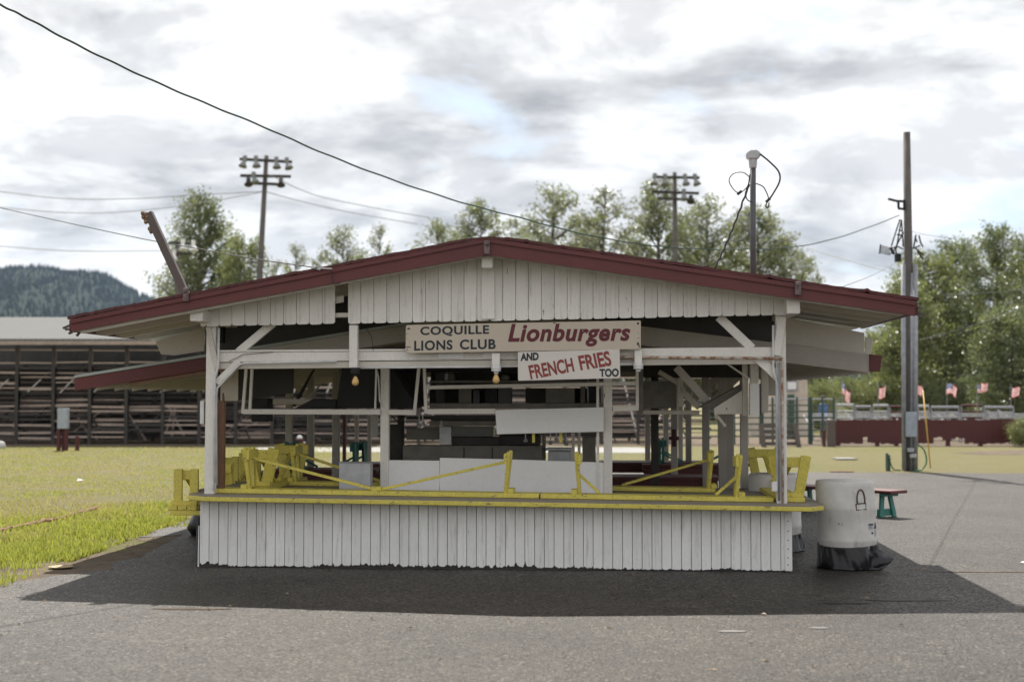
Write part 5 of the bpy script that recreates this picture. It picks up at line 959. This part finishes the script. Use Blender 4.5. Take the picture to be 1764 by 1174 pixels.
mb.build('boards', 'barn_red', t, origin=fo)
for u in (1444, 1512, 1545, 1634, 1690): p = P(u, 740, DF); mb = MB(); mb.box(p.x-.07, p.x+.07, DF+.035, DF+.17, 0, ztp-.05); mb.build('post', 'barn_red', t, origin=fo)
for z in (.35, ztp-.2): mb = MB(); mb.box(xa, xb, DF+.027, DF+.034, z, z+.1); mb.build('rail', 'barn_red', t, origin=fo)
# grey stump post left of fence
gq = G(1432, 769); t = thing('gate_post', 'weathered grey gate post with red stub left of the dark red fence', 'post', (gq.x, gq.y, 0)); mb = MB(); mb.box(-.13, .13, -.1, .1, 0, .95); mb.build('post', 'weathered_timber', t); mb = MB(); mb.box(-.3, -.2, -.05, .05, 0, .6); mb.build('red_stub', 'barn_red', t)
# metal bleachers behind the fence
def pipe_frame(label, u0, u1, v0, v1, D, mat, extra=()):
    base = Vector((P(u0, v1, D).x, D, 0)); t = thing('rail_section', label, 'railing', base, 0, 'metal rail sections above the red fence'); a = P(u0, v0, D); c = P(u1, v1, D)
    for x in (a.x, c.x): mb = MB(); mb.tube([(x, D, 0), (x, D, a.z)], .028, 8); mb.build('upright', 'grey_pipe', t, origin=base)
    for z in (a.z, (a.z+c.z)/2, c.z): mb = MB(); mb.tube([(a.x+.001, D, z), (c.x-.001, D, z)], .032 if z < a.z else .05, 8); mb.build('rail', mat, t, origin=base)
for i, (u0, u1, v0, lab) in enumerate(((1441, 1470, 697, 'alu'), (1473, 1500, 700, 'grey'), (1504, 1530, 698, 'alu'), (1533, 1556, 700, 'barn'), (1582, 1600, 699, 'alu'), (1604, 1652, 701, 'grey'), (1656, 1692, 698, 'barn'), (1696, 1746, 701, 'grey'))):
    names = ['shiny rail section at the left end above the red fence', 'second rail section from the left above the red fence, below a flag', 'bright topped rail section left of the utility pole', 'reddish rail section touching the left side of the utility pole', 'short rail section just right of the utility pole', 'wide grey rail section between utility pole and the widest flag', 'rail section with reddish top plank above the red fence', 'last grey rail section with white bleacher ends, at the right edge']
    pipe_frame(names[i], u0, u1, v0, 719, 54.5, {'alu': 'alu', 'grey': 'grey_pipe', 'barn': 'barn_red'}[lab])
base = Vector((P(1600, 720, 57).x, 57, 0)); t = thing('metal_bleacher', 'low aluminium bleacher benches behind the dark red fence', 'bleacher', base)
for k in range(4): mb = MB(); z = P(1600, 722-k*3.2, 57).z; mb.box(P(1400, 720, 57).x, P(1800, 720, 57).x, 57+k*.5, 57.25+k*.5, z-.04, z); mb.build('bench_row', 'alu', t, origin=base)
for u in range(1400, 1800, 40): mb = MB(); x = P(u, 720, 57).x; mb.bar((x, 57, 0), (x, 57, P(1600, 723, 57).z-.05), .06, .06, (0, 1, 0)); mb.bar((x, 57.2, .5), (x, 58.8, P(1600, 713, 57).z-.06), .05, .05); mb.build('support', 'grey_pipe', t, origin=base)
base = Vector((P(1715, 716, 53.6).x, 53.6, 0)); t = thing('folded_bleacher', 'white slatted bleacher ends stacked at the right above the red fence', 'bleacher', base)
for k in range(2):
    for j in range(4): mb = MB(); mb.bar(P(1700+k*19+j*2, 707+j*4-k, 53.6), P(1716+k*17, 714+j*2.2-k, 53.6), .05, .05); mb.build('slat', 'alu', t, origin=base)
    mb = MB(); x = P(1700+k*19, 720, 53.7).x; mb.bar((x, 53.7, 0), (x, 53.7, P(1700, 708, 53.6).z), .05, .05, (0, 1, 0)); mb.build('support', 'grey_pipe', t, origin=base)
# flags
def flag(label, u, v0, v1, wpx, seed, flip=0.0, lift=0.0):
    D = 52.2; base = Vector((P(u, 740, D).x, D, 0)); t = thing('flag', label, 'flag', base, 0, 'small flags on thin poles along the red fence'); top = P(u, v0, D); h = (v1-v0)*D/FPX; wd = wpx*D/FPX
    mb = MB(); mb.tube([(base.x, D, ztp-.5), (base.x, D, top.z+.06)], .011, 6); mb.build('flagpole', 'grey_pipe', t, origin=base)
    n, m = 14, 9; mb = MB(); vs = []; uv = []
    for i in range(n+1):
        for j in range(m+1):
            s_, q = i/n, j/m; droop = (.55+.15*math.sin(seed))*s_*h*(1-lift); x = base.x+flip*.0+(wd*s_*(1-.15*q)+.05*math.sin(6*s_+seed))*(1 if flip >= 0 else -1); y = D-.02+.07*math.sin(9*s_+seed+q); z = top.z-q*h*.62-droop*(.6+.4*math.sin(2*s_+seed))+.03*math.sin(11*s_+seed*2); vs.append((x, y, z)); uv.append((s_, 1-q))
    mb.add(vs, [(i*(m+1)+j, (i+1)*(m+1)+j, (i+1)*(m+1)+j+1, i*(m+1)+j+1) for i in range(n) for j in range(m)]); mb.uv = uv; mb.build('cloth', 'flag_cloth', t, origin=base, smooth=True, recalc=False)
for i, (u, v0, v1, wp, fl, li, lab) in enumerate(((1451, 659, 690, 14, 1, .1, 'striped flag nearest the shelter roof at the left of the row'), (1513, 660, 690, 10, 1, -.1, 'narrow hanging striped flag left of the utility pole'), (1573, 664, 690, 18, 1, .2, 'striped flag half hidden by the utility pole'), (1632, 660, 688, 20, 1, .35, 'widest striped flag right of the utility pole with clear blue corner'), (1684, 663, 686, 17, 1, 1.35, 'striped flag blowing upward right of the widest flag'), (1742, 664, 690, 13, 1, .1, 'striped flag at the right edge of the row'))):
    flag(lab, u, v0, v1, wp, i*1.7+.4, fl, li)
# beige building
base = P(1357, 760, 66); base.z = 0; t = thing('beige_building', 'beige metal sided building seen past the right post under the eave', 'building', base)
a, c = P(1290, 640, 66), P(1392, 760, 66); mb = MB(); mb.box(a.x, c.x, 66, 72, 0, a.z); mb.build('wall', 'beige_wall', t, origin=base)
mb = MB(); mb.prism([(a.x-.2, 65.7, a.z+.001), (c.x+.2, 65.7, a.z+.001), (c.x+.2, 69, a.z+1.2), (a.x-.2, 69, a.z+1.2)], (0, 0, .1)); mb.build('roof', 'grey_wall', t, origin=base)
p, q = P(1353, 655, 66), P(1374, 673, 66); mb = MB(); mb.box(p.x, q.x, 65.93, 65.995, q.z, p.z); mb.build('window_frame', 'grey_pipe', t, origin=base); mb = MB(); mb.box(p.x+.08, q.x-.08, 65.90, 65.928, q.z+.08, p.z-.08); mb.build('window_pane', 'paper', t, origin=base)
mb = MB(); p = P(1363, 690, 65.8); mb.box(p.x-.15, p.x+.15, 65.8, 65.9, 0, p.z+.3); mb.build('downpipe', 'green_pipe', t, origin=base)
mb = MB()
for u in range(1294, 1392, 7): x = P(u, 700, 66).x; mb.box(x-.012, x+.012, 65.985, 65.998, .2, a.z-.05)
mb.build('siding_rib', 'beige_wall', t, origin=base)
# green livestock panels and wooden ramp
def stock_panel(label, u0, u1, D, seed):
    base = Vector((P(u0, 765, D).x, D, 0)); t = thing('livestock_panel', label, 'fence panel', base, 0, 'green pipe livestock panels right of the stand'); x0, x1 = base.x, P(u1, 765, D).x
    for x in (x0+.02, x1-.02, (x0+x1)/2): mb = MB(); mb.tube([(x, D, 0), (x, D, 1.75)], .045, 8); mb.build('upright', 'green_pipe', t, origin=base)
    for k in range(7): mb = MB(); z = .3+k*.23; mb.tube([(x0, D, z), (x1, D, z)], .028, 7); mb.build('rail', 'alu' if k == 6 else 'green_pipe', t, origin=base)
pl = [(1215, 1262), (1264, 1311), (1313, 1350), (1352, 1395), (1397, 1438)]
pn = ['green pipe panel seen between the inner posts right of the kitchen', 'green pipe panel seen just left of the right front post', 'green pipe panel directly behind the right front post', 'green pipe panel behind the wooden ramp', 'green pipe panel beside the grey gate post']
for i, (a_, b_) in enumerate(pl): stock_panel(pn[i], a_, b_, 52.8+i*.05, i)
base = P(1348, 766, 50); base.z = 0; t = thing('loading_ramp', 'weathered wooden loading ramp in front of the green pipe panels', 'ramp', base); k = 50/FPX
for sx, dx in ((-32, 4), (28, 6)): mb = MB(); mb.bar((sx*k, 0, 0), ((sx-dx)*k, .1, 40*k), .16, .12, (0, 1, 0)); mb.build('post', 'weathered_timber', t)
for j in range(4): mb = MB(); mb.bar((-32*k, .08+.1*j, .12+j*.2), (28*k, .08+.1*j, .12+j*.2), .05, .12); mb.build('rail', 'weathered_timber', t)
base = P(1418, 725, 60); base.z = 0; t = thing('person', 'distant person in a blue and white top standing by the livestock panels', 'person', base)
def person(t):
    # one continuous skinned body
    me = bpy.data.meshes.new('body'); V = [(0, 0, .95), (0, 0, 1.15), (0, 0, 1.40), (0, 0, 1.50), (0, 0, 1.62), (0, 0, 1.74), (.18, 0, 1.40), (.24, .02, 1.12), (.22, -.08, .88), (-.18, 0, 1.40), (-.24, .02, 1.12), (-.22, -.08, .88), (.09, 0, .90), (.10, -.01, .48), (.10, .02, .08), (.10, -.12, .03), (-.09, 0, .90), (-.10, -.01, .48), (-.10, .02, .08), (-.10, -.12, .03)]
    E = [(0, 1), (1, 2), (2, 3), (3, 4), (4, 5), (2, 6), (6, 7), (7, 8), (2, 9), (9, 10), (10, 11), (0, 12), (12, 13), (13, 14), (14, 15), (0, 16), (16, 17), (17, 18), (18, 19)]
    Rr = [.15, .14, .16, .06, .10, .08, .06, .045, .035, .06, .045, .035, .09, .065, .045, .04, .09, .065, .045, .04]
    me.from_pydata(V, E, []); o = bpy.data.objects.new('body', me); scene.collection.objects.link(o); o.parent = t
    sk = o.modifiers.new('skin', 'SKIN'); 
    for i, d in enumerate(me.skin_vertices[0].data): d.radius = (Rr[i], Rr[i]*.8); d.use_root = (i == 0)
    sb = o.modifiers.new('sub', 'SUBSURF'); sb.levels = 1; sb.render_levels = 1; me.materials.append(MATS['beige_cabinet'])
    mb = MB(); mb.lathe([(.17, .92), (.19, 1.0), (.185, 1.2), (.21, 1.38), (.12, 1.47), (.08, 1.49)], n=16); mb.build('shirt', 'shirt_blue', t); mb = MB(); mb.lathe([(.115, 1.66), (.12, 1.72), (.09, 1.80), (0, 1.83)], n=14); mb.build('hair', 'dark_frame', t)
person(t)
# ------------------------------------------------------------------ HILLS
def hill(name, prof, D, depth, z0, mat, seed, f=0.01, amp=6):
    us = []; k = 110; ua, ue = prof[0][0], prof[-1][0]; mb = MB(); vs = []; ny = 26
    def vv(u):
        for (a, b_), (c, d) in zip(prof[:-1], prof[1:]):
            if a <= u <= c: s_ = (u-a)/(c-a); s_ = s_*s_*(3-2*s_)*.5+s_*.5; return b_+(d-b_)*s_
    for i in range(k+1):
        u = lerp(ua, ue, i/k); top = P(u, vv(u), D)
        for j in range(ny+1):
            s_ = j/ny; y = D-depth*(1-s_); x = top.x*(y/D)**.4; z = (top.z+2)*(1-(1-s_)**1.6)-2; rg = nz(x*f, y*f*.6, seed); z += amp*3.5*rg*s_*(1-s_)*2+amp*.35*nz(x*f*9, y*f*9)*(.3 if j < ny else .8); vs.append((x, y, max(z, -3)))
        vs.append((top.x, D+depth*.6, -3))
    m = ny+2; mb.add(vs, [(i*m+j, (i+1)*m+j, (i+1)*m+j+1, i*m+j+1) for i in range(k) for j in range(m-1)]); o = mb.build(name, mat, smooth=True); structure(o); return o
mt = hill('mountain', [(-500, 570), (-300, 515), (-100, 500), (0, 490), (50, 474), (105, 474), (150, 484), (192, 480), (215, 494), (245, 511), (300, 532), (420, 545), (600, 590), (800, 640)], 4500, 2200, 0, 'forest_hill', 2, .003, 18)
def conifers(src, n, hr, seed, lab, umax):
    rnd = random.Random(seed); me = src.data; mb = MB(); vs = []; fs = []; mi = []
    polys = [p for p in me.polygons if -80 < CU+FPX*p.center.x/p.center.y < umax and p.normal.y < 0.5]
    tot = 0; cum = []
    for p in polys: tot += p.area; cum.append(tot)
    import bisect
    for i in range(n):
        p = polys[bisect.bisect(cum, rnd.random()*tot) % len(polys)]; v = [me.vertices[k].co for k in p.vertices]; a, b_ = rnd.random(), rnd.random()
        c = v[0].lerp(v[1], a).lerp(v[3].lerp(v[2], a), b_); h = rnd.uniform(*hr)*(1+.5*nz(c.x*.004, c.y*.004)); r_ = h*rnd.uniform(.16, .24); o = len(vs); a0 = rnd.uniform(0, 6)
        for lv, (zz, rr) in enumerate(((.06, 1), (.45, .62))):
            vs += [(c.x+r_*rr*math.cos(a0+k*1.2566), c.y+r_*rr*math.sin(a0+k*1.2566), c.z+h*zz-2) for k in range(5)]
        vs.append((c.x, c.y, c.z+h-2)); fs += [(o+k, o+(k+1) % 5, o+5+(k+1) % 5, o+5+k) for k in range(5)]+[(o+5+k, o+5+(k+1) % 5, o+10) for k in range(5)]; mi += [rnd.random() < .4]*10
    mb.v = vs; mb.f = fs; mb.mi = [int(m) for m in mi]; o = mb.build('forest', ['conifer', 'conifer_light'], recalc=False); structure(o, 'stuff'); tag(o, lab, 'forest')
conifers(mt, 17000, (10, 20), 3, 'distant conifer forest covering the mountain', 700)
hill('wooded_hill', [(700, 670), (900, 640), (1150, 622), (1380, 605), (1500, 598), (1620, 585), (1764, 570), (2000, 560), (2300, 600)], 620, 300, 0, 'forest_hill', 5, .02, 4)
# ------------------------------------------------------------------ TREES
def tree_mesh(seed, h, wd, kind, leaf, nb=70, per=70, lsz=(.16, .34)):
    rnd = random.Random(seed); tr = MB(); cr = MB(); lean = rnd.uniform(-.02, .02)
    def tp(t): return Vector((lean*h*t+.12*math.sin(3*t+seed), .1*math.cos(2*t+seed), h*t))
    tr.tube([tp(i/10) for i in range(11)], [max(.02, .017*h*(1-i/10.5)**1.1) for i in range(11)], 9)
    vs = []; fs = []; mi = []
    for b_ in range(nb):
        t = (.10 if kind == 'broad' else .12)+.86*((b_+rnd.random())/nb)**.92
        if kind == 'poplar': env = math.sin(math.pi*min(1, max(0, (1-t)*1.02))**.62)**.8*(.75+.5*rnd.random()) if t < .999 else .05; env = max(.07, min(1.1, (1-t)**.48*1.62*(.62+.45*rnd.random())*(1 if t > .3 else .5+t*1.7)))
        else: env = max(.15, math.sqrt(max(0, 1-((t-.50)/.52)**2))*(.7+.45*rnd.random()))
        a = rnd.uniform(0, 6.283); ln = wd*env; up = (.9 if kind == 'poplar' else .35)*ln*rnd.uniform(.6, 1.2)
        p0 = tp(max(.05, t-up/h*.9)); p1 = p0+Vector((math.cos(a)*ln, math.sin(a)*ln, up)); mid = p0.lerp(p1, .5)+Vector((0, 0, -.08*ln))
        if ln > .5: tr.tube([p0, mid, p1], [.05*ln**.5*.8, .03*ln**.5, .012], 5)
        big = rnd.random(); k = int(per*(.5+big)*(.4+env)); dark = 1 if rnd.random() < .35 else 0
        for q in range(k):
            s_ = .25+.8*rnd.random()**.75; c = p0.lerp(p1, s_)+Vector([max(-1.5, min(1.5, rnd.gauss(0, 1))) for _ in range(3)])*(.145*wd*(.45+.55*s_)*(.7 if kind == 'poplar' else 1))
            sz = rnd.uniform(*lsz); n1 = Vector((rnd.gauss(0, 1), rnd.gauss(0, 1), rnd.gauss(0, .8))).normalized(); n2 = n1.orthogonal().normalized(); n3 = n1.cross(n2); o = len(vs)
            vs += [c+n2*sz*.5, c+n3*sz*.38, c-n2*sz*.5, c-n3*sz*.38]; fs.append((o, o+1, o+2, o+3)); mi.append(dark)
    cr.v = [tuple(v) for v in vs]; cr.f = fs; cr.mi = mi; return tr, cr, leaf
TREES = {}
def proto(key, *a, **k):
    tr, cr, leaf = tree_mesh(*a, **k); TREES[key] = (tr, cr, leaf)
proto('p1', 11, 16, 2.6, 'poplar', ('leaf_poplar', 'leaf_grey'), nb=110, per=95, lsz=(.11, .24))
proto('p2', 12, 16, 3.0, 'poplar', ('leaf_poplar', 'leaf_grey'), nb=105, per=85, lsz=(.11, .24))
proto('p3', 13, 16, 2.4, 'poplar', ('leaf_grey', 'leaf_poplar'), nb=85, per=80, lsz=(.10, .22))
proto('d1', 14, 16, 3.4, 'poplar', ('leaf_poplar', 'leaf_dark'), nb=130, per=130, lsz=(.12, .26))
proto('d2', 15, 15, 3.6, 'broad', ('leaf_light', 'leaf_poplar'), nb=110, per=105)
proto('d3', 16, 15, 4.2, 'broad', ('leaf_dark', 'leaf_poplar'), nb=130, per=110)
proto('b1', 17, 5, 3.0, 'broad', ('leaf_light', 'leaf_poplar'), nb=60, per=80, lsz=(.12, .26))
proto('b2', 18, 5, 3.2, 'broad', ('leaf_dark', 'leaf_poplar'), nb=60, per=80, lsz=(.12, .26))
MESH = {}
TH = {'p': 16, 'd1': 16, 'd2': 15, 'd3': 15, 'b': 5}
def tree(key, label, u, vtop, hw, D, rot, group, name='poplar_tree', cat='tree'):
    if key not in MESH:
        tr, cr, leaf = TREES[key]; a = tr.build('trunk', 'bark', smooth=True, recalc=False); b_ = cr.build('crown', list(leaf), recalc=False); MESH[key] = (a.data, b_.data); bpy.data.objects.remove(a); bpy.data.objects.remove(b_)
    base = P(u, 700, D); H = P(u, vtop, D).z; h0 = TH.get(key, TH.get(key[0])); w0 = {'p1': 1.75, 'p2': 2.0, 'p3': 1.6, 'd1': 2.7, 'd2': 3.3, 'd3': 4.2, 'b1': 3.4, 'b2': 3.6}[key]
    t = thing(name, label, cat, (base.x, D, 0), rot, group); sx = hw*D/FPX/w0; t.scale = (sx, sx, H/(h0*1.01))
    for nm, me in zip(('trunk', 'crown'), MESH[key]): o = bpy.data.objects.new(nm, me); scene.collection.objects.link(o); o.parent = t
GP = 'poplar trees lined up behind the grandstand'
for key, u, vt, hw, D, lab in (('d1', 348, 322, 62, 96, 'tallest dense green poplar behind the leaning timber'), ('d2', 418, 392, 46, 92, 'lighter green tree between the tall left poplar and the floodlight pole'), ('p2', 300, 440, 34, 99, 'low green tree at the left foot of the tallest left poplar'),
    ('p3', 506, 412, 26, 104, 'small slim poplar just right of the left floodlight pole'), ('p3', 476, 440, 18, 106, 'tiny sapling poplar touching the left floodlight pole'), ('p2', 590, 382, 42, 104, 'wide loose poplar above the middle of the left roof slope'), ('p3', 655, 377, 24, 104, 'thin sparse poplar right of the wide loose poplar'),
    ('p2', 752, 370, 42, 108, 'loose poplar left of the roof peak, left of a taller one'), ('p1', 828, 336, 48, 108, 'taller poplar directly behind the roof peak'), ('p2', 955, 310, 60, 110, 'broad tall poplar right of the roof peak'), ('p3', 1038, 314, 52, 112, 'pale grey green poplar right of the broad tall one'),
    ('p1', 1138, 296, 52, 112, 'tall poplar behind the right floodlight pole lamps'), ('p2', 1222, 330, 58, 110, 'poplar between the right floodlight pole and the service mast'), ('p1', 1305, 345, 58, 110, 'poplar directly behind the service mast'), ('p2', 1352, 395, 40, 112, 'short poplar right of the service mast'), ('p3', 1412, 462, 12, 115, 'tiny treetop peeking over the right roof slope'),
    ('p2', 790, 385, 40, 116, 'low poplar filling the gap left of the roof peak tree'), ('p3', 890, 368, 40, 118, 'faint poplar between the roof peak tree and the broad tall one'), ('p2', 1000, 362, 48, 118, 'poplar in the gap between the broad tall and pale trees'), ('p3', 1085, 378, 44, 118, 'low pale poplar left of the right floodlight pole'),
    ('p2', 1182, 352, 46, 118, 'poplar just right of the right floodlight pole'), ('p2', 1265, 372, 46, 118, 'low poplar just left of the service mast'), ('p3', 1385, 425, 34, 118, 'lowest poplar at the right end of the row'), ('p3', 385, 425, 36, 100, 'pale small tree in front of the tallest left poplar'), ('p3', 548, 430, 28, 108, 'faint small poplar left of the wide loose poplar'), ('p2', 622, 425, 30, 110, 'small poplar filling the gap right of the wide loose poplar')):
    tree(key, lab, u, vt, hw, D, (u*1.37) % 6.28, GP)
GR = 'dense trees at the right edge behind the flags'
for key, u, vt, hw, D, lab in (('d2', 1560, 470, 60, 78, 'sunlit pale green tree behind the utility pole'), ('d2', 1600, 425, 64, 84, 'bushy light tree just right of the utility pole'), ('d1', 1655, 405, 66, 86, 'dense poplar between the utility pole and the dark right trees'), ('d1', 1722, 378, 58, 80, 'tall dark tree with the highest top at the right edge'), ('d1', 1792, 400, 60, 74, 'dark tree cut off by the right edge'), ('d3', 1745, 520, 70, 68, 'low dark tree under the tall right trees'), ('d2', 1520, 560, 40, 90, 'small pale tree under the right end of the roof')):
    tree(key, lab, u, vt, hw, D, (u*1.37) % 6.28, GR, 'leafy_tree')
GBu = 'bushes behind the metal bleachers'
for key, u, vt, hw, D, lab in (('b1', 1418, 652, 42, 72, 'dark olive bush beside the beige building'), ('b1', 1470, 648, 48, 78, 'sunlit yellow green bush behind the first flag'), ('b1', 1530, 642, 50, 80, 'sunlit bush behind the second flag'), ('b2', 1590, 655, 50, 76, 'bush behind the flag hidden by the pole'), ('b2', 1645, 650, 55, 74, 'dark bush behind the widest flag'), ('b2', 1705, 640, 60, 72, 'dark bush below the tall right trees'), ('b2', 1765, 650, 60, 70, 'dark bush behind the last flag'), ('b1', 1762, 720, 30, 50.2, 'leafy green shrub in front of the right end of the red fence'), ('b2', 1360, 600, 50, 95, 'bush behind the roof of the beige building'), ('b2', 1405, 612, 36, 100, 'bluish bush far behind the shelter eave')):
    tree(key, lab, u, vt, hw, D, (u*2.1) % 6.28, GBu, 'bush', 'bush')

# ------------------------------------------------------------------ HAZE
mb = MB(); mb.box(-6500, 6500, -400, 8500, -6, 900); hz = mb.build('haze', 'paper'); structure(hz, 'stuff'); tag(hz, 'thin pale summer haze filling the air over the fairground', 'haze')
m = bpy.data.materials.new('haze_air'); m.use_nodes = True; t = m.node_tree; t.nodes.clear(); out = t.nodes.new('ShaderNodeOutputMaterial'); pv = t.nodes.new('ShaderNodeVolumePrincipled')
pv.inputs['Color'].default_value = (0.55, 0.74, 1.0, 1); pv.inputs['Density'].default_value = 0.00003; pv.inputs['Anisotropy'].default_value = 0.0; t.links.new(pv.outputs[0], out.inputs['Volume']); hz.data.materials.clear(); hz.data.materials.append(m)
